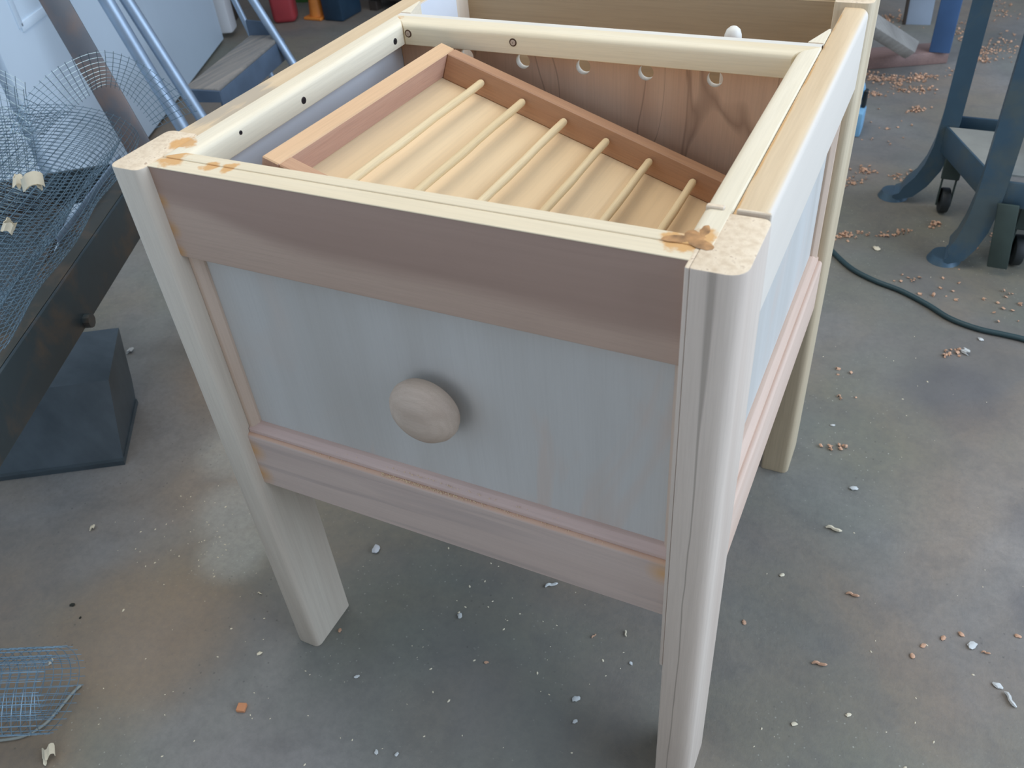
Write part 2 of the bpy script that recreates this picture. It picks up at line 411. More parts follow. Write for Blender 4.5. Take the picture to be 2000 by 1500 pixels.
def slab(p0, p1, wv, hv, b=.001, bm=None):
    """box from p0 to p1, wv and hv the full cross vectors"""
    p0, p1, wv, hv = map(Vector, (p0, p1, wv, hv)); t = bmesh.new(); V = []
    for p in (p0, p1):
        for sw, sh in ((-.5, -.5), (.5, -.5), (.5, .5), (-.5, .5)): V.append(t.verts.new(p + wv * sw + hv * sh))
    for f in ((0, 1, 2, 3), (7, 6, 5, 4), (0, 4, 5, 1), (1, 5, 6, 2), (2, 6, 7, 3), (3, 7, 4, 0)): t.faces.new([V[i] for i in f])
    bmesh.ops.recalc_face_normals(t, faces=t.faces)
    if b: bev(t, b, 2)
    return merge(bm, t)

# ------------------------------------------------------------------ setting
bm = bmesh.new(); bmesh.ops.create_grid(bm, x_segments=2, y_segments=2, size=7)
bmesh.ops.translate(bm, verts=bm.verts, vec=(0, 2, 0))
bmesh.ops.transform(bm, matrix=Matrix.Identity(4), verts=bm.verts)
g = bmesh.ops.extrude_face_region(bm, geom=bm.faces[:])
bmesh.ops.translate(bm, verts=[v for v in g['geom'] if isinstance(v, bmesh.types.BMVert)], vec=(0, 0, -.1))
tag(obj('floor', bm, MAT['floor']), kind='structure')
# left wall line on the floor: through W0 along WD, facing the room (WN)
W0 = Vector((-1.842, 1.79, 0)); WD = Vector((-.43, .90, 0)).normalized(); WN = Vector((WD.y, -WD.x, 0))
def wp(s, off, z): return W0 + WD * s + WN * off + Vector((0, 0, z))
wl = obj('wall_left', slab(wp(-3.6, -.06, 1.3), wp(-1.10, -.06, 1.3), WN * .08, (0, 0, 2.6), 0), MAT['white_paint']); tag(wl, kind='structure')
wl2 = obj('wall_left', slab(wp(.62, -.06, 1.3), wp(.80, -.06, 1.3), WN * .08, (0, 0, 2.6), 0), MAT['brown_dark']); tag(wl2, kind='structure')
wl3 = obj('wall_left', slab(wp(-1.10, -.08, 2.36), wp(.62, -.08, 2.36), WN * .06, (0, 0, .48), 0), MAT['white_paint']); tag(wl3, kind='structure')
# open white panel door
dr = bpy.data.objects.new('door_1', None); COL.objects.link(dr); dr.location = wp(-.6, 0, 0)
tag(dr, kind='structure', label='white moulded panel door behind the step ladder, at the left')
obj('door_leaf', slab(wp(-1.08, -.02, 1.04), wp(.475, -.02, 1.04), WN * .04, (0, 0, 2.06), .003), MAT['white_paint'], dr)
for (a, b, z0, z1) in ((-.34, .26, .50, 1.02), (-.34, .26, 1.16, 1.9), (-.95, -.5, .50, 1.02), (-.95, -.5, 1.16, 1.9)):
    f = slab(wp(a, .001, z0), wp(b, .001, z0), WN * .006, (0, 0, .022), .002)
    slab(wp(a, .001, z1), wp(b, .001, z1), WN * .006, (0, 0, .022), .002, f)
    for s in (a, b): slab(wp(s, .001, z0), wp(s, .001, z1), WN * .006, WD * .022, .002, f)
    obj('panel_frame', f, MAT['white_paint'], dr)
tr = obj('trim_1', slab(wp(.545, .0, 0.02), wp(.545, .0, 2.14), WN * .07, WD * .085, .012), MAT['trim_paint']); tag(tr, kind='structure')
# rear wall of the garage, in shade behind the clutter
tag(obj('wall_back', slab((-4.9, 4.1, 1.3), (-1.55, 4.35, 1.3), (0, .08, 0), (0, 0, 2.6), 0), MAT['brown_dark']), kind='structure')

# ------------------------------------------------------------------ the wooden cabinet
H = .766; XL0, XL1, XR0, XR1 = -.036, .004, .520, .560; YF0, YF1, YB0, YB1 = -.012, .072, .588, .672
cab = thing('cabinet_frame', (.262, .33, 0), 'unfinished pale wooden box on four legs with a round knob, standing on the concrete floor', 'cabinet')
cab.location = (0, 0, 0)   # corner of the piece: front rail face, left leg, floor
def leg(x0, x1, y0, y1, z1, rout, mat, z0=0, lab=None):
    pr = rpoly([(x0, y0, rout[0]), (x1, y0, rout[1]), (x1, y1, rout[2]), (x0, y1, rout[3])])
    o = obj('leg', prism(pr, 'Z', z0, z1, bevel=.0014), mat, cab)
    if lab: o['label'] = lab
    return o
leg(XL0, XL1, YF0, YF1, H + .0005, (.010, .009, .006, .008), MAT['leg'])
leg(XR0, XR1, YF0, YF1, H + .0012, (.0025, .014, .008, .003), MAT['leg_right'], lab='leg with a dark grain streak and a rough sawn top')
leg(XL0, XL1, YB0, YB1, H, (.008, .004, .004, .008), MAT['leg'])
leg(XR0 - .004, XR1, YB0, YB1, H + .004, (.004, .010, .008, .003), wood('poplar_leg_shade_tan', (214, 196, 164), (190, 168, 136), 'Z', extra=leg_extra, seed=11))  # darker tan puts the shade of its front face into the colour
# thin strip laminated on the inner side of the right front leg, ends above the floor
obj('leg_strip', prism(rpoly([(.5165, YF0 + .0005, .002), (XR0 + .0002, YF0 + .0005, 0), (XR0 + .0002, .03, 0), (.5165, .03, 0)]), 'Z', .272, H + .0008, bevel=.001), MAT['leg_right'], cab)
AZ = .668; LZ0, LZ1 = .343, .4255
# top rails
front_top = prism(rpoly([(0.0, AZ, .003), (.0185, AZ, 0), (.0185, H, 0), (0.0, H, .002)], 3), 'X', XL1, XR0)
obj('top_rail', front_top, MAT['apron'], cab, mats=[MAT['apron']])['label'] = 'front top rail with a brown upper band'
# pale top edge of the front rail
obj('rail_edge', box(XL1, XR0, -.0006, .0186, H - .0006, H + .0006, .0004), MAT['cream_x'], cab)
obj('top_rail', prism(rpoly([(-.032, AZ, .003), (XL1 + .001, AZ, 0), (XL1 + .001, H - .002, .001), (-.032, H - .002, .006)]), 'Y', YF1, YB0), MAT['rail_y'], cab)
obj('top_rail', prism(rpoly([(.5285, AZ, 0), (.556, AZ, .003), (.556, H - .0015, .010), (.5285, H - .0015, .001)]), 'Y', YF1, YB0), MAT['rail_y'], cab)
obj('top_rail', box(XL1, XR0, .640, .660, AZ, H, .002), MAT['back'], cab)
# bottom rails with eased top edge
obj('bottom_rail', prism(rpoly([(0.0, LZ0, .002), (.024, LZ0, 0), (.024, LZ1, 0), (0.0, LZ1, .005)]), 'X', XL1, XR0), MAT['low'], cab)
obj('bottom_rail', prism(rpoly([(-.032, LZ0, .003), (-.010, LZ0, 0), (-.010, LZ1, 0), (-.032, LZ1, .005)]), 'Y', YF1, YB0), MAT['rail_y'], cab)
obj('bottom_rail', prism(rpoly([(.530, LZ0, 0), (.555, LZ0, .003), (.555, LZ1, .005), (.530, LZ1, 0)]), 'Y', YF1, YB0), MAT['mould_y'], cab)
obj('bottom_rail', box(XL1, XR0, .638, .660, LZ0, LZ1, .002), MAT['back'], cab)
# panels
pf = obj('panel', box(XL1, XR0, .016, .021, LZ1 - .005, AZ + .004, 0), MAT['ply'], cab); pf['label'] = 'front plywood panel'
obj('panel', box(.0010, .0054, YF1 - .01, YB0 + .01, LZ1 - .005, H - .004, 0), MAT['ply_in'], cab)
obj('panel', box(.533, .538, YF1 - .01, YB0 + .01, LZ1 - .005, AZ + .004, 0), MAT['ply'], cab)
obj('panel', box(XL1, XR0, .634, .640, LZ1 - .005, H - .01, 0), MAT['back'], cab)
obj('bottom_panel', box(.006, .530, .024, .634, .545, .556, 0), MAT['ply_yellow'], cab)['label'] = 'plywood floor inside the box'
# quarter round mouldings round each panel
def mould_h(axis, a, b, face, z, depth, sgn, mat):
    """stepped moulding on top of the bottom rail; face = panel plane, sgn = outward direction"""
    r = depth
    p = [(face, z, 0), (face + sgn * r, z, .0008), (face + sgn * r, z + .005, .001), (face + sgn * r * .75, z + .0075, .002), (face + sgn * r * .45, z + .0115, .002), (face + sgn * .001, z + .0125, 0), (face, z + .0125, 0)]
    if sgn < 0: p = p[::-1]
    return obj('moulding', prism(rpoly(p, 3), axis, a, b), mat, cab)
mould_h('X', XL1 + .001, XR0 - .001, .016, LZ1, .0115, -1, MAT['mould_x'])
mould_h('Y', YF1, YB0, .538, LZ1, .011, 1, MAT['mould_y'])
def mould_v(x, sgn, yf, d, wv, z0, z1, mat):
    p = [(x, yf, 0), (x, yf - d, .0008), (x + sgn * wv * .4, yf - d, .002), (x + sgn * wv * .75, yf - d * .7, .002), (x + sgn * wv, yf - d * .35, .0015), (x + sgn * wv, yf, 0)]
    return obj('moulding', prism(rpoly(p, 3), 'Z', z0, z1), mat, cab)
mould_v(XL1, 1, .016, .009, .0135, LZ1 + .001, AZ, MAT['mould_z'])
mould_v(XR0, -1, .016, .009, .012, LZ1 + .001, AZ, MAT['mould_z'])
for (y, sg) in ((YF1, 1), (YB0, -1)):
    obj('moulding', prism(rpoly([(.538, y, 0), (.547, y, .0008), (.547, y + sg * .006, .002), (.541, y + sg * .012, .002), (.538, y + sg * .012, 0)]), 'Z', LZ1, AZ), MAT['mould_z'], cab)
obj('moulding', prism(rpoly([(.538, AZ, 0), (.547, AZ, .0008), (.547, AZ - .006, .002), (.541, AZ - .012, .002), (.538, AZ - .012, 0)]), 'Y', YF1, YB0), MAT['mould_y'], cab)
# cleats (mitred) round the front bay
CT = H + .0015
zc = CT - .027
def ctop(a0, a1, inner_hi, r=.007):
    """section in (u, z); inner rounded edge on the high-u side when inner_hi"""
    return rpoly([(a0, zc, 0), (a1, zc, .001), (a1, CT, r), (a0, CT, .001)]) if inner_hi else rpoly([(a0, zc, .001), (a1, zc, 0), (a1, CT, .001), (a0, CT, r)])
fi, li, ri, bi = .0345, .0285, .5065, .417       # inner faces
obj('cleat', prism(ctop(.0188, fi, True, .004), 'X', lambda y, z: .0050 + (y - .0188) * 1.4, lambda y, z: .5285 - (y - .0188) * 1.35), MAT['cream_x'], cab)
obj('cleat', prism(ctop(.0055, li, True), 'Y', lambda x, z: .019 + (x - .0055) * .72, lambda x, z: .442 - (x - .0055)), MAT['cream_y'], cab)
obj('cleat', prism(ctop(ri, .5280, False), 'Y', lambda x, z: .019 + (.528 - x) * .72, lambda x, z: .442 - (.528 - x)), MAT['cream_y'], cab)
cp = obj('cleat', prism(ctop(bi, .4425, False), 'X', lambda y, z: .0055 + (.442 - y), lambda y, z: .528 - (.442 - y)), MAT['cream_p'], cab)
# short cleats beyond the divider
for x0, x1 in ((.0055, .020), (.512, .528)):
    obj('cleat', prism([(x0, .454), (x1, .454), (x1 if x0 > .3 else x0 + .002, .50), (x0 if x0 < .3 else x1 - .002, .50)], 'Z', CT - .03, CT), MAT['cream_y'], cab)
# torn chip at the mitre of the right front corner
bm = bmesh.new()
for (x, y, sx, sy, rz, h_) in ((.512, .029, .007, .011, .7, .0005), (.519, .021, .011, .005, -.3, .0009), (.501, .023, .010, .005, .2, .0004), (.517, .040, .004, .008, .1, .0007)):
    t = bmesh.new(); bmesh.ops.create_icosphere(t, subdivisions=2, radius=1)
    for v in t.verts: v.co *= 1 + random.uniform(-.25, .25)
    merge(bm, t, Matrix.Translation((x, y, CT)) @ Matrix.Rotation(rz, 4, 'Z') @ Matrix.Diagonal((sx, sy, h_, 1)))
obj('glue_smear', bm, plain('brown_wood_glue', (178, 132, 84), .6, var=.45, scale=90), cab)
# ragged mortise ends standing proud at the right front corner
obj('joint_end', box(.5315, .5575, .074, .0775, H - .004, H + .0035, .0008), MAT['leg'], cab)
obj('joint_end', box(.508, .522, .0735, .079, H - .004, H + .0035, .0008), MAT['leg'], cab)
# divider with a row of finger holes
holes = [.102, .180, .2595, .3375, .4185]
HZ, HR = .7235, .0093
bm = bmesh.new(); X0, X1, Z0, Z1 = .006, .528, .556, CT - .0005
cuts = [X0] + [h for h in holes] + [X1]
def vv(x, y, z): return bm.verts.new((x, y, z))
NS = 24
for y in (.4425, .4525):
    for i, hx in enumerate(holes):
        xa = X0 if i == 0 else (holes[i - 1] + hx) / 2
        xb = X1 if i == len(holes) - 1 else (holes[i + 1] + hx) / 2
        ring = []; outer = []
        for k in range(NS):
            a = 2 * math.pi * k / NS; c, s_ = math.cos(a), math.sin(a)
            ring.append(vv(hx + HR * c, y, HZ + HR * s_))
            tx = ((xb - hx) if c > 0 else (hx - xa)) / max(abs(c), 1e-9); tz = ((Z1 - HZ) if s_ > 0 else (HZ - Z0)) / max(abs(s_), 1e-9)
            tt = min(tx, tz); outer.append(vv(hx + c * tt, y, HZ + s_ * tt))
        for k in range(NS):
            k2 = (k + 1) % NS
            bm.faces.new((ring[k], ring[k2], outer[k2], outer[k]))
        for (cx_, cz_) in ((xa, Z0), (xb, Z0), (xa, Z1), (xb, Z1)):       # fill corners
            best = sorted(range(NS), key=lambda k: (outer[k].co.x - cx_) ** 2 + (outer[k].co.z - cz_) ** 2)
            for k in range(NS):
                k2 = (k + 1) % NS; p, q = outer[k].co, outer[k2].co
                onx = abs(p.x - cx_) < 1e-6 or abs(q.x - cx_) < 1e-6; onz = abs(p.z - cz_) < 1e-6 or abs(q.z - cz_) < 1e-6
                if onx and onz and not (abs(p.x - q.x) < 1e-6 or abs(p.z - q.z) < 1e-6):
                    bm.faces.new((outer[k], outer[k2], vv(cx_, y, cz_)))
    if y > .45: break
for hx in holes:
    r0 = [vv(hx + HR * math.cos(2 * math.pi * k / NS), .4425, HZ + HR * math.sin(2 * math.pi * k / NS)) for k in range(NS)]
    r1 = [vv(hx + HR * math.cos(2 * math.pi * k / NS), .4525, HZ + HR * math.sin(2 * math.pi * k / NS)) for k in range(NS)]
    for k in range(NS): bm.faces.new((r0[k], r1[k], r1[(k + 1) % NS], r0[(k + 1) % NS])).material_index = 1
for (a, b) in (((X0, Z1), (X1, Z1)),):
    bm.faces.new((vv(X0, .4425, Z1), vv(X1, .4425, Z1), vv(X1, .4525, Z1), vv(X0, .4525, Z1))).material_index = 1
bmesh.ops.remove_doubles(bm, verts=bm.verts, dist=1e-5)
dv = obj('divider', bm, None, cab, mats=[MAT['divider'], MAT['peg']]); dv['label'] = 'brown plywood divider with a row of round holes'
# screws
def screw(p, nrm, par, r=.0042, mat='screw', ring=True):
    q = Vector(nrm).to_track_quat('Z', 'Y').to_matrix().to_4x4(); q.translation = Vector(p)
    t = bmesh.new(); bmesh.ops.create_cone(t, cap_ends=True, segments=14, radius1=r, radius2=r * .86, depth=.0012)
    if ring:
        for a in (0, math.pi / 2):
            s_ = bmesh.new(); bmesh.ops.create_cube(s_, size=1)
            bmesh.ops.scale(s_, verts=s_.verts, vec=(r * 1.2, r * .25, .0006)); bmesh.ops.rotate(s_, verts=s_.verts, matrix=Matrix.Rotation(a + .5, 3, 'Z'))
            bmesh.ops.translate(s_, verts=s_.verts, vec=(0, 0, .0006)); merge(t, s_)
    bmesh.ops.transform(t, matrix=q, verts=t.verts)
    return obj('screw', t, MAT[mat], par)
for x in (.036, .181):
    screw((x, bi - .0001, CT - .013), (0, -1, 0), cab, .0052, 'hole', False)
    screw((x, bi - .0005, CT - .013), (0, -1, 0), cab, .0036, 'knob')
for y, r in ((.101, .0024), (.205, .0042), (.397, .0042)):
    screw((li + .0001, y, CT - .0165 if r > .003 else CT - .009), (1, 0, 0), cab, r)
# knob: squashed ball on a short stem
bm = bmesh.new(); prof = [(0, .0425), (.012, .0418), (.0235, .039), (.032, .034), (.0365, .0275), (.0375, .0215), (.0355, .0155), (.029, .0115), (.019, .0095), (.0125, .0085), (.0125, 0)]
KX, KZ = .270, .551
NS2 = 40; rings = []
for (r, h) in prof:
    rings.append([bm.verts.new((KX + r * math.cos(2 * math.pi * k / NS2), .016 - h, KZ + r * .97 * math.sin(2 * math.pi * k / NS2))) for k in range(NS2)] if r else [bm.verts.new((KX, .016 - h, KZ))])
for i in range(len(rings) - 1):
    a, b = rings[i], rings[i + 1]
    for k in range(NS2):
        if len(a) == 1: bm.faces.new((a[0], b[k], b[(k + 1) % NS2]))
        else: bm.faces.new((a[k], a[(k + 1) % NS2], b[(k + 1) % NS2], b[k]))
bm.faces.new(rings[-1])
kb = obj('knob', bm, MAT['knob'], pf, smooth=70, origin=(KX, .016, KZ)); kb['label'] = 'round turned wooden knob'

# ------------------------------------------------------------------ tray of dowels tipped inside the box
RT = Matrix(((0.9453270558, -0.0169857499, 0.3256811966), (0.0039579046, 0.9991667144, 0.0406227985), (-0.3260998199, -0.0371128154, 0.9446065564)))
TL, TV, TT, TH = .428, .352, .019, .032
tray = thing('slatted_tray', (.0913, .402, .7529), 'shallow cedar tray with yellow plywood bottom, tipped inside the front bay of the box', 'tray')
tray.rotation_euler = RT.to_euler()
tray.location = (.0913, .402, .7529)
def tobj(name, bm, mat, mats=None, lab=None):
    me_par = tray
    bmesh.ops.recalc_face_normals(bm, faces=bm.faces)
    me = bpy.data.meshes.new(name); bm.to_mesh(me); bm.free()
    me.polygons.foreach_set('use_smooth', [True] * len(me.polygons)); me.set_sharp_from_angle(angle=.6)
    for x in (mats or [mat]): me.materials.append(x)
    o = bpy.data.objects.new(name, me); COL.objects.link(o); o.parent = me_par
    if lab: o['label'] = lab
    return o
def topmat(bm):
    for f in bm.faces:
        f.normal_update()
        if f.normal.z > .7: f.material_index = 1
    return bm
tobj('side', topmat(box(0, TT, -TV, 0, -TH, 0, .0012)), None, [MAT['cedar_y'], MAT['cedar_top']])
tobj('side', topmat(box(TL - TT, TL, -TV, 0, -TH, 0, .0012)), None, [MAT['cedar_y'], MAT['cedar_top']])
tobj('end', topmat(box(TT, TL - TT, -TT, 0, -TH, 0, .0012)), None, [MAT['cedar_x'], MAT['cedar_x']])
tobj('end', topmat(box(TT, TL - TT, -TV, -TV + TT, -TH, 0, .0012)), None, [MAT['cedar_x'], MAT['cedar_x']])
tobj('bottom', box(.0, TL, -TV, 0, -TH - .006, -TH, .0004), MAT['ply_yellow'], lab='yellow plywood bottom')
for i in range(6):
    u = .0707 + i * .0557
    y0, y1 = -TT - .002, -TV + TT - .004
    pts = [(u, y0, -.0138), (u, y0 - .0012, -.0138), (u, y0 - .0035, -.0138)] + [(u + .0004 * math.sin(k * 1.7 + i), y0 + (y1 - y0) * k / 8, -.0138) for k in range(1, 9)]
    tobj('dowel', tube(pts, .0046, 14, radii=[.0030, .0040, .0046] + [.0046 + .0002 * math.sin(k * 2.1 + i) for k in range(8)]), MAT['dowel'])

# loose round-ended peg standing in the rear bay behind the divider
pg = [(.424, .4775, .557), (.4262, .4768, .70), (.4268, .4765, .752), (.427, .4765, .762), (.427, .4765, .7675), (.427, .4765, .7705), (.427, .4765, .7715)]
tag(obj('wooden_peg', tube(pg, .0105, 20, radii=[.0105, .0105, .0105, .0095, .0075, .004, .0012]), MAT['peg'], smooth=60, origin=pg[0]),
    'white round-ended wooden peg standing up behind the divider of the box', 'peg')

# sawdust on the bottom rail
bm = bmesh.new()
for i in range(420):
    x = .19 + abs(random.gauss(0, .07)) if random.random() < .8 else random.uniform(.1, .45)
    if x > .5: continue
    y = random.uniform(.001, .0045) if random.random() < .75 else random.uniform(.006, .012)
    z = LZ1 + .0003 if y < .0046 else LZ1 + .009
    r = random.uniform(.0003, .0008)
    t = bmesh.new(); bmesh.ops.create_icosphere(t, subdivisions=1, radius=r); merge(bm, t, Matrix.Translation((x, y, z)))
tag(obj('sawdust', bm, MAT['sawdust'], origin=(.26, .003, LZ1)), 'fine pale sawdust lying on the ledge of the front bottom rail', 'sawdust', kind='stuff')

# ------------------------------------------------------------------ steel stand at the left
st = thing('steel_stand', (-.66, .42, 0), 'dark rusty steel frame stand at the left with a tall flat bar leaning up', 'stand')
B0 = Vector((-.640, .520, .45)); B1 = Vector((-.10, -.56, .45)); bd = (B1 - B0).normalized(); bl = Vector((bd.y, -bd.x, 0)); bl = bl if bl.x < 0 else -bl
def sobj(name, bm): return obj(name, bm, MAT['dark_steel'], st)
# side beam: angle iron, flat flange on top, deep face toward the room
o = slab(B0 + bl * .024 - Vector((0, 0, .003)), B1 + bl * .024 - Vector((0, 0, .003)), bl * .048, (0, 0, .006), .001)
obj('beam_flange', o, steel_rust('dusty_flange', (84, 84, 76), (124, 104, 82)), st)
sobj('beam_web', slab(B0 - Vector((0, 0, .042)), B1 - Vector((0, 0, .042)), bl * .008, (0, 0, .084), .002))
obj('beam_lip', slab(B0 + bl * .049 + Vector((0, 0, .004)), B0 + bd * .30 + bl * .049 + Vector((0, 0, .004)), bl * .003, (0, 0, .016), .0005), MAT['alu'], st)
C1 = B0 + Vector((-.79, -.61, 0)) * .47
sobj('cross_beam', slab(B0 - Vector((0, 0, .032)), C1 - Vector((0, 0, .032)), Vector((-.61, .79, 0)) * .008, (0, 0, .064), .002))
sobj('cross_beam', slab(B1 - Vector((0, 0, .032)), B1 + Vector((-.79, -.61, 0)) * .5 - Vector((0, 0, .032)), Vector((-.61, .79, 0)) * .008, (0, 0, .064), .002))
for p, q in ((B0 + bl * .02, (.0)), (C1, 0), (B1 + bl * .02 + bd * -.01, 0), (B1 + Vector((-.79, -.61, 0)) * .48, 0)):
    if p is not None:
        t = slab((p.x, p.y, 0), (p.x, p.y, .444), (.036, 0, 0), (0, .006, 0), .001)
        slab((p.x - .015, p.y + .018, 0), (p.x - .015, p.y + .018, .444), (.006, 0, 0), (0, .036, 0), .001, t)
        sobj('leg', t)
t = bmesh.new(); pz = [at(x, y, .385) for x, y in ((150, 352), (84, 520), (-10, 650), (-90, 640), (-20, 372))]
va = [t.verts.new(p) for p in pz]; vb = [t.verts.new(p - Vector((0, 0, .012))) for p in pz]; t.faces.new(va); t.faces.new(vb[::-1])
for k in range(5): t.faces.new((va[k], va[(k + 1) % 5], vb[(k + 1) % 5], vb[k]))
obj('shelf', t, MAT['dark_steel'], st)
bt = bmesh.new(); bmesh.ops.create_cone(bt, cap_ends=True, segments=10, radius1=.011, radius2=.011, depth=.02)
mq = (-bl).to_track_quat('Z', 'Y').to_matrix().to_4x4(); mq.translation = B0 + bd * .41 - bl * .004 - Vector((0, 0, .076)); bmesh.ops.transform(bt, matrix=mq, verts=bt.verts)
sobj('bolt', bt)
# tall flat bar
A0 = at(279, 300, .44); A1 = at(66, -60, 1.0); dA = Vector((-.78, .25, 0))
A1 = at(72, -58, .74); A1 = A0 + (A1 - A0) * 1.5
ax_ = (A1 - A0).normalized()
side = ax_.cross((A0 - CAM).normalized()).normalized()
side = (side - Vector((0, 0, 0))).normalized(); thick = ax_.cross(side).normalized()
obj('upright_bar', slab(A0, A1, side * .047, thick * .012, .003), steel_rust('grey_brown_bar', (92, 96, 102), (116, 102, 96)), st)

# ------------------------------------------------------------------ rolls of wire mesh (half-inch hardware cloth)
def wire_sheet(f, nu, nv, r=.00055, fr=2, skip=0):
    """f(u, v) -> point, u, v in cells; wires every cell, loose ends sticking out by fr"""
    bm = bmesh.new(); verts = []; faces = []
    def wire(pts):
        base = len(verts)
        for i, p in enumerate(pts):
            d = (pts[min(i + 1, len(pts) - 1)] - pts[max(i - 1, 0)]).normalized()
            a = d.cross(Vector((.3, .2, .93))).normalized(); b = d.cross(a)
            for k in range(3):
                an = 2 * math.pi * k / 3; verts.append(p + (a * math.cos(an) + b * math.sin(an)) * r)
        for i in range(len(pts) - 1):
            for k in range(3):
                k2 = (k + 1) % 3; faces.append((base + i * 3 + k, base + i * 3 + k2, base + i * 3 + 3 + k2, base + i * 3 + 3 + k))
    for i in range(nu + 1): wire([f(i, j * .999) for j in [-.35] + list(range(0, nv + 1)) + [nv + .35 * fr]])
    for j in range(nv + 1): wire([f(i, j) for i in range(0, nu + 1)])
    me = bpy.data.meshes.new('wire_mesh'); me.from_pydata(verts, [], faces); bm.free()
    return me
def sheet_obj(name, f, nu, nv, label, cat='wire mesh', org=None, group=None, r=.00055, fr=2):
    me = wire_sheet(f, nu, nv, r, fr); me.materials.append(MAT['wire'])
    org = Vector(org) if org is not None else f(nu / 2, nv / 2)
    for v in me.vertices: v.co -= org
    o = bpy.data.objects.new(name, me); COL.objects.link(o); o.location = org
    return o, tag(o, label, cat, group)
CELL = .0127
PATH_FLAP = ((-0.559, 0.239, 0.627), (-0.576, 0.306, 0.654), (-0.569, 0.381, 0.678), (-0.547, 0.431, 0.685), (-0.53, 0.473, 0.659), (-0.507, 0.506, 0.605), (-0.489, 0.528, 0.546))
CENTRE_FLAP = (-.716, .517, .480)
TG0 = Vector((-.690, .240, .690)); TGU = Vector((.385, .781, -.492)); TGV = Vector((-.474, .052, -.879)); TGN = Vector((-.691, .597, .407))
# main roll: spiral cylinder lying along the beam
RC = Vector((-.748, .428, .500)); rd = Vector((.47, -.88, 0.0)).normalized(); rx = Vector((rd.y, -rd.x, 0)); rx = rx if rx.x > 0 else -rx
def roll(u, v):
    th = -.9 + u * CELL / .115
    rr = .112 + .0042 * (th) + .006 * math.sin(th * 2.3) + .004 * math.sin(v * .31 + th)
    return RC + rd * (v * CELL - .02 + .006 * math.sin(th * 1.3)) + rx * (math.cos(th) * rr) + Vector((0, 0, math.sin(th) * rr * (.46 + .0 * th) + .03 * max(0, -math.cos(th)) ** 2))
meshroll = thing('wire_mesh_roll', RC - Vector((0, 0, .11)), 'loose roll of galvanised square wire mesh resting on the steel stand', 'wire mesh')
def sheet_part(name, f, nu, nv, par, r=.00055, fr=2):
    me = wire_sheet(f, nu, nv, r, fr); me.materials.append(MAT['wire']); b0 = wloc(par)
    for v in me.vertices: v.co -= b0
    o = bpy.data.objects.new(name, me); COL.objects.link(o); o.parent = par; o['kind'] = 'stuff'; return o
sheet_part('wire_grid', roll, 104, 46, meshroll)
# loose flap that arches up and over toward the ladder
P0 = [Vector(p) for p in PATH_FLAP]
PS = spline(P0, 12); LEN = [0]
for i in range(1, len(PS)): LEN.append(LEN[-1] + (PS[i] - PS[i - 1]).length)
def along(s):
    s = max(0, min(LEN[-1] - 1e-6, s))
    for i in range(1, len(PS)):
        if LEN[i] >= s:
            t = (s - LEN[i - 1]) / (LEN[i] - LEN[i - 1]); return PS[i - 1].lerp(PS[i], t)
    return PS[-1]
FC = Vector(CENTRE_FLAP)
def flap(u, v):
    p = along(u * CELL)
    return p + (FC - p).normalized() * (v * CELL) + Vector((0, 0, .005 * math.sin(u * .25 + v * .3)))
def tangle(u, v):
    return TG0 + TGU * (u * CELL) + TGV * (v * CELL) + TGN * (.03 * math.sin(u * .22 + v * .15) + .012 * math.sin(v * .6))
sheet_part('wire_flap', flap, int(LEN[-1] / CELL), 8, meshroll, fr=2.2)
sheet_part('wire_tangle', tangle, 10, 16, meshroll, fr=2.2)
sheet_part('wire_tangle', lambda u, v: tangle(u + .4, v + .3) + TGN * (.02 + .02 * math.sin(u * .3)), 10, 15, meshroll, fr=2.2)
# wood curls caught in the roll
def curl(r, wd, turns, n=18, th0=0, taper=.6, thick=.0007, jit=.1):
    t = bmesh.new(); A = []; 
    for i in range(n + 1):
        a = th0 + turns * 2 * math.pi * i / n; rr = r * (1 - (1 - taper) * i / n) * (1 + jit * math.sin(i * 1.9))
        sh = wd * .25 * math.sin(i * .7)
        A.append([t.verts.new((math.cos(a) * q, sh + s_ * wd / 2, math.sin(a) * q)) for q in (rr, rr - thick) for s_ in (-1, 1)])
    for i in range(n):
        a, b = A[i], A[i + 1]
        for (p, q) in ((0, 1), (1, 3), (3, 2), (2, 0)): t.faces.new((a[p], a[q], b[q], b[p]))
    t.faces.new((A[0][0], A[0][1], A[0][3], A[0][2])); t.faces.new((A[-1][0], A[-1][1], A[-1][3], A[-1][2])); return t
def put_curl(name, p, r, wd, turns, mat, label, rz=0, rx_=0, group=None, cat='wood shaving', **kw):
    t = curl(r, wd, turns, **kw)
    bmesh.ops.transform(t, matrix=Matrix.Rotation(rz, 4, 'Z') @ Matrix.Rotation(rx_, 4, 'X'), verts=t.verts)
    zmin = min(v.co.z for v in t.verts); p = Vector(p)
    bmesh.ops.translate(t, verts=t.verts, vec=p + Vector((0, 0, 0 if kw.get('n') == -1 else -zmin)))
    return tag(obj(name, t, MAT[mat], origin=p, smooth=60), label, cat, group)
put_curl('wood_curl', at(72, 372, .575), .016, .018, 1.1, 'shav_pale', 'round pale wood curl caught in the wire mesh roll, upper of the two', .5, 1.1)
put_curl('wood_curl', at(42, 368, .57), .008, .014, .8, 'shav_pale', 'small flat pale curl in the wire mesh beside the round curl', .2, .9)
put_curl('wood_curl', at(30, 455, .585), .013, .012, .6, 'shav_pale', 'long bent pale curl lower down in the wire mesh roll', -.6, .9)
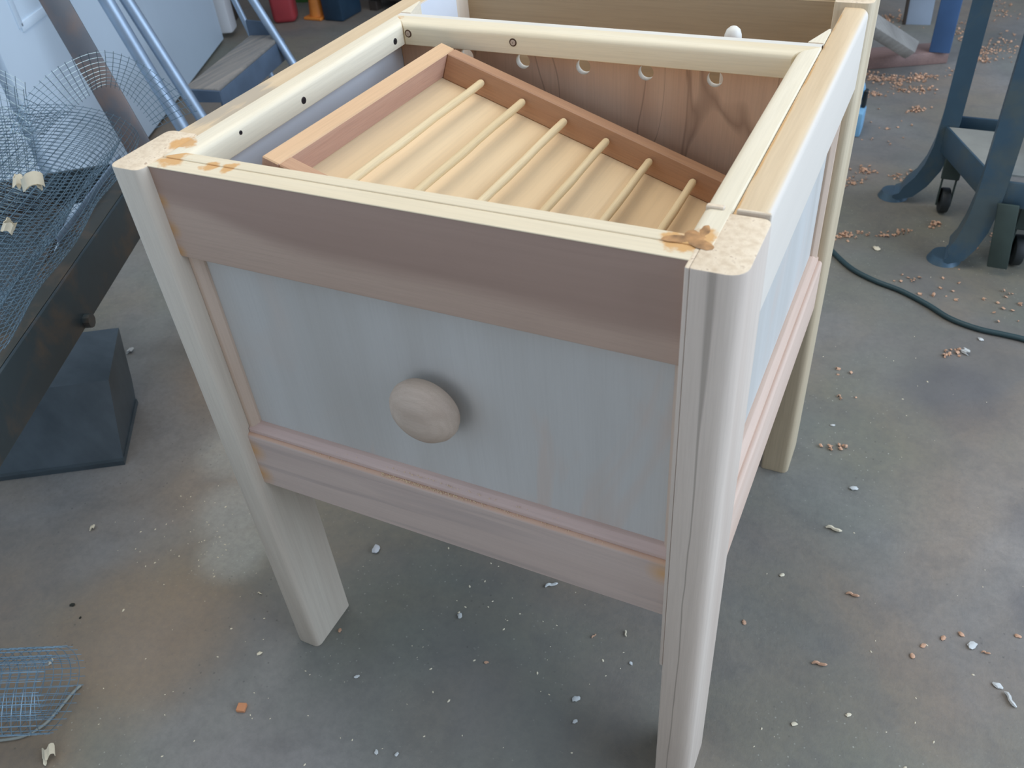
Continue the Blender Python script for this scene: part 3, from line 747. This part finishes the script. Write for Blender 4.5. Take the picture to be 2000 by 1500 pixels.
# second roll lying on the floor, its end in view
R2 = Vector((-.455, -.335, .062)); r2d = Vector((.90, .43, 0)).normalized(); r2x = Vector((r2d.y, -r2d.x, 0))
def roll2(u, v):
    th = .3 + u * CELL / .060
    rr = .058 - .0022 * th
    return R2 + r2d * (v * CELL + .004 * math.sin(th * 2.1)) + r2x * (math.cos(th) * rr * 1.25) + Vector((0, 0, math.sin(th) * rr - .002 + .0022 * th * .5))
r2 = thing('wire_mesh_roll', R2 - Vector((0, 0, .062)), 'small roll of square wire mesh lying on the floor in the lower left', 'wire mesh')
sheet_part('wire_grid', roll2, 62, 17, r2)

# ------------------------------------------------------------------ bin on the floor
BF = Vector((-.577, .176, 0)); e1 = Vector((-.85, -.53, 0)).normalized(); e2 = Vector((-.53, .85, 0)).normalized()
bn = thing('plastic_bin', BF + e1 * .2 + e2 * .08, 'dark smoky plastic storage bin turned upside down on the floor', 'bin')
def binq(z, ins): # corners
    L, D = .46, .185
    return [BF + e1 * ins + e2 * ins * 1.6, BF + e1 * (L - ins) + e2 * ins * 1.6, BF + e1 * (L - ins) + e2 * (D - ins * .7), BF + e1 * ins + e2 * (D - ins * .7)], z
BT = [Vector((-.602, .236, .150)), Vector((-.602, .236, .150)) + e1 * .37, Vector((-.71, .369, .150)) + e1 * .35, Vector((-.71, .369, .150))]
BB = [BF, BF + e1 * .40, Vector((-.684, .318, 0)) + e1 * .37, Vector((-.684, .318, 0))]
bm = bmesh.new(); rings = []
for t_z in (.012, .30, 1.0):
    rings.append([bm.verts.new(b.lerp(t, t_z) + (e2 * .006 * (k > 1) if t_z == .30 else Vector((0, 0, 0)))) for k, (b, t) in enumerate(zip(BB, BT))])
for i in range(2):
    for k in range(4): bm.faces.new((rings[i][k], rings[i][(k + 1) % 4], rings[i + 1][(k + 1) % 4], rings[i + 1][k]))
bm.faces.new(rings[-1]); bm.faces.new(rings[0][::-1]); bev(bm, .008, 3, ang=.9)
obj('shell', bm, MAT['bin'], bn)
q = [BB[0] - e1 * .003 - e2 * .004, BB[1] - e2 * .004, BB[2] + e2 * .003, BB[3] - e1 * .003 + e2 * .003]; bm = bmesh.new(); lo = [bm.verts.new((p.x, p.y, 0)) for p in q]; hi = [bm.verts.new((p.x, p.y, .010)) for p in q]
bm.faces.new(lo[::-1]); bm.faces.new(hi)
for k in range(4): bm.faces.new((lo[k], lo[(k + 1) % 4], hi[(k + 1) % 4], hi[k]))
bev(bm, .003, 2); obj('rim', bm, MAT['bin'], bn)

# ------------------------------------------------------------------ step ladder by the door
sl = thing('step_ladder', (-1.25, 1.42, 0), 'folded aluminium step ladder with a dusty grey tread, in front of the white door', 'ladder')
tz = .27
TBLp, TBRp, TFRp, TFLp = at(372, 168, tz), at(496, 66, tz), at(543, 78, tz), at(412, 186, tz)
td = ((TBRp + TFRp) / 2 - (TBLp + TFLp) / 2); tc0 = (TBLp + TFLp) / 2; tc1 = (TBRp + TFRp) / 2; td.normalize(); tw = Vector((td.y, -td.x, 0)); tw = tw if tw.x > 0 else -tw
obj('tread', slab(tc0, tc1, tw * .105, (0, 0, .012), .004), MAT['tread'], sl)
obj('skirt', slab(tc0 + tw * .052 - Vector((0, 0, .036)), tc1 + tw * .052 - Vector((0, 0, .036)), tw * .006, (0, 0, .062), .002), MAT['grey_plastic'], sl)
for c_, s_ in ((tc0, -1), (tc1, 1)):
    bm = prism([(0, 0), (.11, 0), (.11, .02), (.05, .075), (0, .08)] if s_ > 0 else [(0, 0), (.115, 0), (.115, .03), (.02, .035)], 'Y', -.004, .004)
    M = Matrix(((tw.x, td.x * s_, 0, 0), (tw.y, td.y * s_, 0, 0), (0, 0, 1, 0), (0, 0, 0, 1))); M.translation = c_ - tw * .055 + td * s_ * .004 - Vector((0, 0, .03))
    bmesh.ops.transform(bm, matrix=M, verts=bm.verts); obj('bracket', bm, MAT['grey_plastic'], sl)
def onplane(px, py, p0, n):
    a, b = (px - 1000) / F, (py - 750) / F
    d = Vector([RW[0][i] * a + RW[1][i] * b + RW[2][i] for i in range(3)])
    return CAM + d * ((Vector(p0) - CAM).dot(n) / d.dot(n))
def pole(pxl, pyl, pxh, pyh, zl, r):
    lo = at(pxl, pyl, zl); hi = onplane(pxh, pyh, lo, td.normalized())
    d = (hi - lo).normalized(); lo2 = lo - d * (lo.z / d.z); hi2 = lo + d * ((1.35 - lo.z) / d.z)
    return lo2, hi2
for nm, a in (('front_rail', (383, 215, 247, 0, .24, .0165)), ('front_rail', (518, 40, 488, -8, .33, .013)), ('rear_rail', (350, 240, 207, 0, .22, .0185)), ('rear_rail', (491, 70, 457, 0, .26, .0095))):
    lo, hi = pole(*a); r = a[5]
    obj(nm, tube([lo + Vector((0, 0, .01)), lo.lerp(hi, .5), hi], r, 14), MAT['alu'], sl)
    t = bmesh.new(); bmesh.ops.create_cone(t, cap_ends=True, segments=14, radius1=r * 1.4, radius2=r * 1.2, depth=.03); bmesh.ops.translate(t, verts=t.verts, vec=(lo.x, lo.y, .015))
    obj('rubber_foot', t, MAT['rubber'], sl)

# ------------------------------------------------------------------ clutter far left
rc = thing('fuel_can', at(562, 52, 0), 'red plastic fuel can standing on the floor beyond the ladder', 'fuel can')
p = at(560, 40, 0)
bm = box(p.x - .05, p.x + .05, p.y - .045, p.y + .05, 0, .22, .02, 3); bmesh.ops.rotate(bm, verts=bm.verts, cent=p, matrix=Matrix.Rotation(.5, 3, 'Z')); obj('body', bm, MAT['red'], rc)
obj('handle', tube(spline([p + Vector((-.05, 0, .20)), p + Vector((-.045, 0, .235)), p + Vector((.03, 0, .24)), p + Vector((.05, 0, .20))], 5), .009, 8), MAT['red'], rc)
obj('spout', tube([p + Vector((.045, .02, .19)), p + Vector((.06, .02, .24)), p + Vector((.08, .02, .26))], .012, 8), MAT['orange'], rc)
p = at(622, 34, 0)
t_ = thing('orange_cone', p, 'orange plastic cone standing behind the red fuel can', 'cone')
bm = bmesh.new(); bmesh.ops.create_cone(bm, cap_ends=True, segments=20, radius1=.035, radius2=.012, depth=.2); bmesh.ops.translate(bm, verts=bm.verts, vec=(p.x, p.y, .108)); obj('cone', bm, MAT['orange'], t_)
obj('base', box(p.x - .045, p.x + .045, p.y - .045, p.y + .045, 0, .012, .003), MAT['orange'], t_)
p = at(598, -4, 0)
t_ = thing('garden_pot', p, 'green plastic pot with an orange rim by the fuel can', 'pot')
bm = bmesh.new(); bmesh.ops.create_cone(bm, cap_ends=True, segments=22, radius1=.07, radius2=.1, depth=.17); bmesh.ops.translate(bm, verts=bm.verts, vec=(p.x, p.y, .085)); obj('body', bm, MAT['green'], t_)
ringp = [(p.x + .1 * math.cos(a * math.pi / 12), p.y + .1 * math.sin(a * math.pi / 12), .17) for a in range(25)]
obj('rim', tube(ringp, .008, 8), MAT['orange'], t_)
p = at(668, 40, 0)
t_ = thing('storage_crate', p, 'dark blue upright crate in the shade far left', 'crate')
obj('body', box(p.x - .08, p.x + .02, p.y - .02, p.y + .13, 0, .42, .01, 2), MAT['navy'], t_)
obj('lid', box(p.x - .09, p.x + .03, p.y - .03, p.y + .14, .42, .445, .005), MAT['navy'], t_)
p = at(705, 30, 0)
t_ = thing('wooden_cabinet', p, 'dark brown low cabinet standing against the shaded back wall', 'cabinet')
obj('body', box(p.x - .02, p.x + .62, p.y + .08, p.y + .5, .04, .8, .004), MAT['brown_dark'], t_)
for i in range(2):
    d_ = obj('door', box(p.x + .31 * i, p.x + .29 + .31 * i, p.y + .045, p.y + .06, .07, .77, .004), MAT['brown_dark'], t_)
    t = bmesh.new(); bmesh.ops.create_uvsphere(t, u_segments=10, v_segments=8, radius=.012); bmesh.ops.translate(t, verts=t.verts, vec=(p.x + (.26 if i == 0 else .34), p.y + .035, .45)); obj('knob', t, MAT['screw'], d_)
for i in range(4): obj('foot', box(p.x + .56 * (i % 2), p.x + .04 + .56 * (i % 2), p.y + .07 + .38 * (i // 2), p.y + .11 + .38 * (i // 2), 0, .04, .002), MAT['brown_dark'], t_)

# ------------------------------------------------------------------ cast iron machine stand at the right
ms = thing('machine_stand', (.95, 1.55, 0), 'blue-green cast iron machine stand with flared feet on the right', 'machine stand')
def iron(name, bm): return obj(name, bm, MAT['blue_iron'], ms)
def cast_leg(x, y, sx, zt=1.0, wx=.040, wy=.055, yd=0, fl=1.0):
    """channel leg curving out into a rounded foot; sx = direction of flare in x"""
    prof = [(0, 1.0), (0, .22), (-.004 * fl, .15), (-.014 * fl, .10), (-.032 * fl, .060), (-.055 * fl, .032), (-.075 * fl, .016), (-.088 * fl, .010)]
    bm = bmesh.new(); rings = []
    for i, (dx, z) in enumerate(prof):
        w_ = wx if i < 4 else wx * (1.0 - .07 * (i - 3)); hy = wy * (1 if i < 5 else 1.12)
        cx_, z_ = x + sx * dx * -1 * -1, z * (zt if i == 0 else 1)
        a = Vector((prof[min(i + 1, 7)][0] - prof[max(i - 1, 0)][0], 0, prof[min(i + 1, 7)][1] - prof[max(i - 1, 0)][1])).normalized()
        nrm = Vector((-a.z * sx, 0, a.x)) * -1
        c0 = Vector((x + sx * dx, y + yd * dx, z_))
        if i >= 6: half = .009 if i == 6 else .008
        else: half = w_ / 2
        n2 = Vector((nrm.x, 0, nrm.z)) if i < 6 else Vector((0, 0, 1))
        s1 = c0 + n2 * half; s2 = c0 - n2 * half
        rings.append([bm.verts.new(s1 + Vector((0, -hy / 2, 0))), bm.verts.new(s1 + Vector((0, hy / 2, 0))), bm.verts.new(s2 + Vector((0, hy / 2, 0))), bm.verts.new(s2 + Vector((0, -hy / 2, 0)))])
    # make sure ring order is consistent
    for i in range(1, len(rings)):
        if (rings[i][0].co - rings[i - 1][0].co).length > (rings[i][3].co - rings[i - 1][0].co).length: rings[i] = [rings[i][3], rings[i][2], rings[i][1], rings[i][0]]
    for i in range(len(rings) - 1):
        for k in range(4): bm.faces.new((rings[i][k], rings[i][(k + 1) % 4], rings[i + 1][(k + 1) % 4], rings[i + 1][k]))
    bm.faces.new(rings[0]); bm.faces.new(rings[-1][::-1])
    mz = min(v.co.z for v in bm.verts)
    for v in bm.verts:
        if v.co.z < .0: v.co.z = 0
    bev(bm, .005, 2, ang=.9)
    t = bmesh.new(); bmesh.ops.create_cone(t, cap_ends=True, segments=20, radius1=.036, radius2=.028, depth=.016); bmesh.ops.translate(t, verts=t.verts, vec=(x - sx * .088 * fl, y, .008)); merge(bm, t)
    return bm
L1 = (.690, 1.65); L2 = (.795, 1.38)
iron('leg', cast_leg(L1[0], L1[1], 1)); iron('leg', cast_leg(L2[0], L2[1], 1, wx=.050, wy=.055, fl=.6))
iron('leg', cast_leg(L1[0] + .52, L1[1] + .02, -1)); iron('leg', cast_leg(L2[0] + .52, L2[1] + .02, -1, wx=.05))
# lower shelf with folded edges
pA, pB = Vector((L1[0] - .005, L1[1] - .03, 0)), Vector((L2[0] - .012, L2[1] + .03, 0))
bm = bmesh.new()
def sheet(bm, pts, th):
    V = [bm.verts.new(p) for p in pts] + [bm.verts.new((p[0], p[1], p[2] - th)) for p in pts]; n = len(pts)
    bm.faces.new(V[:n]); bm.faces.new(V[n:][::-1])
    for k in range(n): bm.faces.new((V[k], V[(k + 1) % n], V[n + (k + 1) % n], V[n + k]))
sheet(bm, [(pA.x, pA.y, .205), (pB.x, pB.y, .205), (pB.x + .53, pB.y, .205), (pA.x + .53, pA.y, .205)], .004)
obj('shelf', bm, plain('dusty_shelf', (152, 150, 140), .8, var=.15), ms)
iron('shelf_edge', slab((pA.x, pA.y, .175), (pB.x, pB.y, .175), (.006, 0, 0), (0, 0, .062), .001))
iron('shelf_edge', slab((L2[0], L2[1] - .02, .185), (L2[0] + .52, L2[1] - .02, .185), (0, .008, 0), (0, 0, .055), .001))
iron('shelf_edge', slab((L1[0], L1[1] + .02, .185), (L1[0] + .52, L1[1] + .02, .185), (0, .008, 0), (0, 0, .055), .001))
tp = bmesh.new(); iron('top_plate', box(L1[0] - .06, L2[0] + .56, L2[1] - .08, L1[1] + .1, 1.0, 1.03, .006, 2))
# casters
def caster(x, y, r=.030, rz=0.2):
    c_ = bpy.data.objects.new('caster', None); COL.objects.link(c_); c_.parent = ms; c_.location = Vector((x, y, 0)) - Vector(ms.location)
    t = bmesh.new(); bmesh.ops.create_cone(t, cap_ends=True, segments=22, radius1=r, radius2=r, depth=.020); bev(t, .003, 2, ang=1)
    bmesh.ops.rotate(t, verts=t.verts, matrix=Matrix.Rotation(math.pi / 2, 3, 'Y')); bmesh.ops.rotate(t, verts=t.verts, matrix=Matrix.Rotation(rz, 3, 'Z')); bmesh.ops.translate(t, verts=t.verts, vec=(x, y, r))
    obj('wheel', t, MAT['rubber'], c_)
    f = box(x - .017, x - .013, y - .012, y + .012, .02, .095, .001); box(x + .013, x + .017, y - .012, y + .012, .02, .095, .001, bm=f); box(x - .02, x + .02, y - .02, y + .02, .092, .15, .002, bm=f)
    obj('fork', f, MAT['motor'], c_)
caster(L1[0] + .028, L1[1] - .045); caster(L2[0] + .085, L2[1] + .03, .034)
obj('guard_plate', slab((L2[0] + .052, L2[1] - .035, .02), (L2[0] + .036, L2[1] - .035, .17), (.040, 0, 0), (0, .006, 0), .002), MAT['motor'], ms)
# motor resting on the shelf
mt = thing('electric_motor', (1.02, 1.52, .205), 'dark round electric motor sitting on the shelf of the machine stand', 'motor')
t = bmesh.new(); bmesh.ops.create_cone(t, cap_ends=True, segments=28, radius1=.075, radius2=.075, depth=.17); bev(t, .012, 3, ang=1)
bmesh.ops.rotate(t, verts=t.verts, matrix=Matrix.Rotation(math.pi / 2, 3, 'X')); bmesh.ops.translate(t, verts=t.verts, vec=(1.03, 1.56, .30)); obj('housing', t, MAT['motor'], mt)
obj('foot_plate', box(.95, 1.11, 1.49, 1.63, .2055, .235, .004), MAT['motor'], mt)
t = bmesh.new(); bmesh.ops.create_cone(t, cap_ends=True, segments=12, radius1=.008, radius2=.008, depth=.06); bmesh.ops.rotate(t, verts=t.verts, matrix=Matrix.Rotation(math.pi / 2, 3, 'X')); bmesh.ops.translate(t, verts=t.verts, vec=(1.03, 1.455, .30)); obj('shaft', t, MAT['alu'], mt)
t = bmesh.new(); bmesh.ops.create_cone(t, cap_ends=True, segments=24, radius1=.04, radius2=.04, depth=.018); bmesh.ops.rotate(t, verts=t.verts, matrix=Matrix.Rotation(math.pi / 2, 3, 'X')); bmesh.ops.translate(t, verts=t.verts, vec=(1.03, 1.445, .30)); obj('pulley', t, MAT['dark_steel'], mt)

# ------------------------------------------------------------------ far trestle at the top right
tr_ = thing('trestle', at(1760, 115, 0), 'wooden trestle foot with a sloping plank and blue post, far right', 'trestle')
a0, a1 = at(1640, 141, 0), at(1850, 124, 0)
dv_ = (a1 - a0).normalized(); nn = Vector((-dv_.y, dv_.x, 0))
obj('foot_board', slab(a0 + nn * .045 + Vector((0, 0, .02)), a1 + nn * .045 + Vector((0, 0, .02)), nn * .09, (0, 0, .04), .004), MAT['red_wood'], tr_)
s0, s1 = at(1782, 98, .065), at(1660, 20, .26)
sd = (s1 - s0).normalized()
obj('sloping_plank', slab(s0, s1, Vector((.02, 1, 0)) * .105, sd.cross(Vector((.02, 1, 0))).normalized() * .035, .003), MAT['old_wood'], tr_)
p = at(1834, 104, .04)
obj('post', slab((p.x, p.y + .02, .04), (p.x, p.y + .02, 1.0), (.062, 0, 0), (0, .04, 0), .004), MAT['blue_paint'], tr_)
pt = thing('acrylic_sheet', at(1796, 60, 0), 'pale greyish plastic sheet standing behind the trestle plank', 'sheet')
p = at(1792, 48, 0)
obj('sheet', slab((p.x, p.y, .0), (p.x - .02, p.y + .03, .62), (.085, .01, 0), (0, .006, 0), .001), plain('pale_grey_sheet', (150, 160, 172), .3, var=.06), pt)
obj('edge_strip', slab((p.x - .045, p.y - .006, .0), (p.x - .065, p.y + .024, .62), (.012, 0, 0), (0, .012, 0), .001), MAT['brown_dark'], pt)
# light blue clamp box behind the right rear leg
p = at(1664, 262, 0)
bc = thing('blue_tool', p, 'small light blue plastic tool on the floor behind the right rear leg', 'tool')
obj('body', box(p.x - .05, p.x + .022, p.y - .02, p.y + .05, 0, .07, .006, 2), MAT['light_blue'], bc)
obj('grip', tube(spline([(p.x - .01, p.y + .03, .07), (p.x + .0, p.y + .03, .12), (p.x - .02, p.y + .03, .15), (p.x - .04, p.y + .03, .12)], 5), .012, 10), MAT['light_blue'], bc)
obj('trigger', box(p.x + .008, p.x + .02, p.y + .02, p.y + .04, .07, .12, .003), MAT['rubber'], bc)

# ------------------------------------------------------------------ cords
cp_ = [at(x, y, .006) for x, y in ((1560, 415), (1590, 452), (1620, 485), (1660, 522), (1706, 547), (1760, 568), (1810, 594), (1856, 622), (1910, 642), (1960, 653), (2005, 664), (2080, 690))]
tag(obj('power_cord', tube(spline(cp_, 8), .0055, 10), MAT['cord'], smooth=80, origin=cp_[2]), 'dark power cord curving across the floor on the right', 'cord')
cp2 = [at(x, y, .003) for x, y in ((-60, 1452), (0, 1446), (45, 1438), (85, 1416), (115, 1385), (140, 1355), (158, 1338))]
tag(obj('thin_cord', tube(spline(cp2, 8), .0022, 8), MAT['pale_cord'], smooth=80, origin=cp2[2]), 'thin pale cord lying on the floor in the lower left', 'cord')

# ------------------------------------------------------------------ chips and shavings on the floor
def chip(px, py, size, mat, label, kind='curl', rz=None, name='wood_chip', cat='wood chip', group=None):
    if kind != 'block': size *= .72
    p = at(px, py, 0); rz = random.uniform(0, 3) if rz is None else rz
    if kind == 'curl': return put_curl(name, p, size * .55, size * .9, .55, mat, label, rz, .0, group, cat, th0=.4)
    if kind == 'sliver':
        t = bmesh.new(); n = 6; P = []
        for i in range(n + 1):
            s = (i / n - .5) * size; P.append(Vector((math.cos(rz) * s - math.sin(rz) * size * .08 * math.sin(i), math.sin(rz) * s + math.cos(rz) * size * .08 * math.sin(i), .0022 + .002 * abs(math.sin(i)))))
        t = tube(P, size * .09, 6, radii=[size * .05] + [size * .11] * (n - 1) + [size * .04])
        zmin = min(v.co.z for v in t.verts); bmesh.ops.translate(t, verts=t.verts, vec=p - Vector((0, 0, zmin)))
    elif kind == 'block':
        t = box(-size / 2, size / 2, -size / 2, size / 2, 0, size * .45, .0008); bmesh.ops.rotate(t, verts=t.verts, matrix=Matrix.Rotation(rz, 3, 'Z')); bmesh.ops.translate(t, verts=t.verts, vec=p)
    else:
        t = bmesh.new(); bmesh.ops.create_icosphere(t, subdivisions=2, radius=size / 2)
        for v in t.verts: v.co = Vector((v.co.x * 1.2, v.co.y * .8, v.co.z * .35)) * random.uniform(.75, 1.2)
        zmin = min(v.co.z for v in t.verts); bmesh.ops.rotate(t, verts=t.verts, matrix=Matrix.Rotation(rz, 3, 'Z')); bmesh.ops.translate(t, verts=t.verts, vec=p - Vector((0, 0, zmin)))
    return tag(obj(name, t, MAT[mat], origin=p, smooth=40), label, cat, group)
chip(473, 1384, .0125, 'block', 'square reddish wood offcut on the floor at the lower left', 'block', .35, 'wood_offcut', 'offcut')
chip(255, 688, .018, 'shav_white', 'white curl on the floor just behind the smoky bin', 'curl', .2)
chip(181, 1033, .012, 'shav_pale', 'pale folded chip alone on the floor below the smoky bin', 'curl', .5)
chip(142, 1182, .011, 'dark_bit', 'dark scrap on the floor right of the floor mesh roll', 'lump')
chip(157, 1207, .006, 'dark_bit', 'tiny dark speck just below the dark scrap', 'lump')
chip(98, 1478, .026, 'shav_pale', 'cream shaving at the lower left corner below the pale cord', 'curl', .9)
chip(100, 1293, .012, 'shav_pale', 'pale chip on the floor mesh roll edge', 'lump')
chip(1628, 1035, .034, 'shav_pale', 'long pale shaving right of the right front leg', 'sliver', .05)
chip(1667, 955, .016, 'shav_white', 'white round chip near the right rear leg foot', 'lump')
chip(1626, 831, .010, 'shav_white', 'small white chip up beside the right rear leg', 'lump')
chip(1077, 1144, .028, 'shav_white', 'white sliver peeping below the front bottom rail', 'sliver', .75)
chip(898, 1204, .013, 'shav_white', 'white fleck under the cabinet beyond the left front leg', 'lump')
chip(735, 1075, .022, 'trim_paint', 'flat lilac-grey paint flake under the cabinet near the left front leg', 'lump')
chip(1125, 1366, .014, 'shav_white', 'white flake at bottom centre of the floor, upper of a pair', 'lump', .9)
chip(1123, 1410, .009, 'shav_white', 'white flake at bottom centre of the floor, lower of a pair', 'lump')
chip(1160, 1243, .012, 'shav_orange', 'orange chip close to the left side of the right front leg', 'sliver', 1.2)
chip(1222, 1238, .014, 'shav_pale', 'yellowish sliver nearest the right front leg on its left', 'sliver', 2.1)
chip(1232, 1296, .008, 'shav_white', 'white speck pair beside the right front leg', 'lump')
chip(508, 1160, .012, 'shav_pale', 'pale chip left of the left front leg, near its shin', 'sliver', .1)
chip(507, 1277, .010, 'shav_pale', 'pale chip left of the left front leg foot', 'lump')
chip(664, 1232, .009, 'shav_orange', 'orange chip touching the left front leg foot', 'lump')
chip(950, 1294, .008, 'shav_orange', 'orange speck on bare floor under the middle of the box', 'lump')
chip(735, 1470, .009, 'shav_white', 'white flake at bottom edge, left of a pair', 'lump')
chip(775, 1474, .008, 'shav_white', 'white flake at bottom edge, right of a pair', 'lump')
chip(697, 1322, .009, 'shav_white', 'white fleck below the left front leg foot', 'lump')
chip(1665, 1163, .026, 'shav_orange', 'orange sliver on open floor right of the right front leg', 'sliver', .15)
chip(1600, 1298, .028, 'shav_orange', 'long peach sliver lower right of the right front leg', 'sliver', .3)
chip(1453, 1216, .010, 'shav_orange', 'orange speck beside the shin of the right front leg', 'lump')
chip(1527, 1124, .010, 'shav_pale', 'yellow chip right of the right front leg, high', 'lump')
chip(1551, 1415, .010, 'shav_pale', 'yellow chip at the bottom right of the leg', 'lump')
chip(1657, 1397, .009, 'shav_pale', 'yellow chip on the bottom right floor', 'lump')
for i, (x, y, lab) in enumerate(((1782, 1282, 'leftmost'), (1803, 1262, 'second from left'), (1842, 1247, 'third from left'), (1877, 1240, 'fourth from left'), (1988, 1243, 'rightmost'))):
    chip(x, y, .011, 'shav_orange', lab + ' orange chip of the row at the lower right', 'lump', group='orange chips at the lower right')
chip(1925, 1276, .016, 'shav_orange', 'orange chip touching a white chip at the lower right', 'sliver', .2)
chip(1898, 1262, .018, 'shav_white', 'white chip touching an orange chip at the lower right', 'lump', .9)
chip(1948, 1340, .015, 'shav_white', 'white round chip near the bottom right corner', 'lump')
chip(1972, 1368, .032, 'shav_white', 'long white smear-like shaving near the bottom right corner', 'sliver', 2.3)
chip(1712, 487, .022, 'shav_pale', 'pale chip on the floor above the dark cord', 'lump')
chip(1885, 690, .018, 'shav_white', 'thin white curl on the floor by the right frame edge', 'curl')
chip(1915, 664, .014, 'shav_white', 'white fleck just below the dark cord', 'lump')
chip(1870, 503, .022, 'shav_pale', 'pale chip touching the near foot of the machine stand', 'lump')
chip(1731, 382, .020, 'shav_pale', 'pale chip touching the far foot of the machine stand', 'lump')

# drifts of orange planer shavings: nobody could count them
drifts = [(1710, 152, 50, 10, 40), (1750, 158, 60, 12, 50), (1800, 152, 40, 8, 36), (1780, 175, 50, 10, 40), (1700, 185, 45, 8, 26), (1790, 215, 22, 7, 18),
          (1925, 100, 35, 10, 30), (1920, 118, 40, 8, 26), (1880, 60, 40, 30, 26), (1960, 90, 50, 30, 34), (1870, 140, 30, 14, 12), (1690, 335, 30, 9, 20), (1650, 355, 40, 14, 24), (1760, 345, 40, 8, 16),
          (1650, 462, 35, 10, 16), (1705, 460, 60, 8, 14), (1765, 452, 16, 6, 8), (1825, 440, 16, 9, 10), (1745, 35, 30, 12, 26), (1960, 20, 60, 26, 20), (1720, 250, 80, 50, 8),
          (1770, 545, 30, 10, 5), (1860, 690, 30, 18, 8), (1640, 760, 40, 60, 4), (1630, 875, 30, 10, 6), (1960, 470, 60, 30, 14), (1960, 600, 60, 60, 8), (1850, 560, 60, 40, 6), (1650, 40, 200, 30, 30)]
bm = bmesh.new()
for (cx_, cy_, rx2, ry2, n) in drifts:
    for i in range(int(n * 1.7)):
        px, py = random.gauss(cx_, rx2 * .42), random.gauss(cy_, ry2 * .42)
        if py < -60 or py > 1500: continue
        p = at(px, py, 0)
        if .49 < p.x < .6 and -.03 < p.y < .7: continue
        sz = random.uniform(.0025, .0075)
        t = curl(sz * .6, sz, random.uniform(.3, .7), n=5, th0=random.uniform(0, 1), thick=.0006)
        M = Matrix.Rotation(random.uniform(0, 6.28), 4, 'Z') @ Matrix.Rotation(random.uniform(-.5, .5), 4, 'X'); bmesh.ops.transform(t, matrix=M, verts=t.verts)
        zm = min(v.co.z for v in t.verts); bmesh.ops.translate(t, verts=t.verts, vec=p - Vector((0, 0, zm))); merge(bm, t)
tag(obj('planer_shavings', bm, MAT['shav_orange'], origin=at(1780, 160, 0)), 'scattered orange planer shavings on the floor at the right', 'shavings', kind='stuff')
# fine pale crumbs on the whole floor
bm = bmesh.new()
def crumb(x, y, r):
    t = bmesh.new(); bmesh.ops.create_cone(t, cap_ends=True, segments=5, radius1=r, radius2=r * .5, depth=r * .6)
    M = Matrix.Translation((x, y, r * .3)) @ Matrix.Rotation(random.uniform(0, 6), 4, 'Z') @ Matrix.Diagonal((1.5, .8, 1, 1)); merge(bm, t, M)
for (cx_, cy_, sx_, sy_, n) in ((330, 1060, 50, 40, 26), (430, 1050, 50, 60, 40), (950, 1230, 260, 120, 70), (1700, 1150, 260, 240, 40), (400, 1350, 300, 100, 30), (1750, 650, 180, 120, 25)):
    for i in range(n):
        p = at(min(max(random.gauss(cx_, sx_), -20), 2020), min(max(random.gauss(cy_, sy_), 300), 1520), 0)
        if .5 < p.x < .58 and -.03 < p.y < .09: continue
        if -.05 < p.x < .02 and -.03 < p.y < .09: continue
        crumb(p.x, p.y, random.uniform(.0005, .0007) / random.uniform(.3, 1))
tag(obj('wood_crumbs', bm, MAT['shav_pale'], origin=(.2, -.1, 0)), 'fine pale wood crumbs scattered over the concrete floor', 'crumbs', kind='stuff')
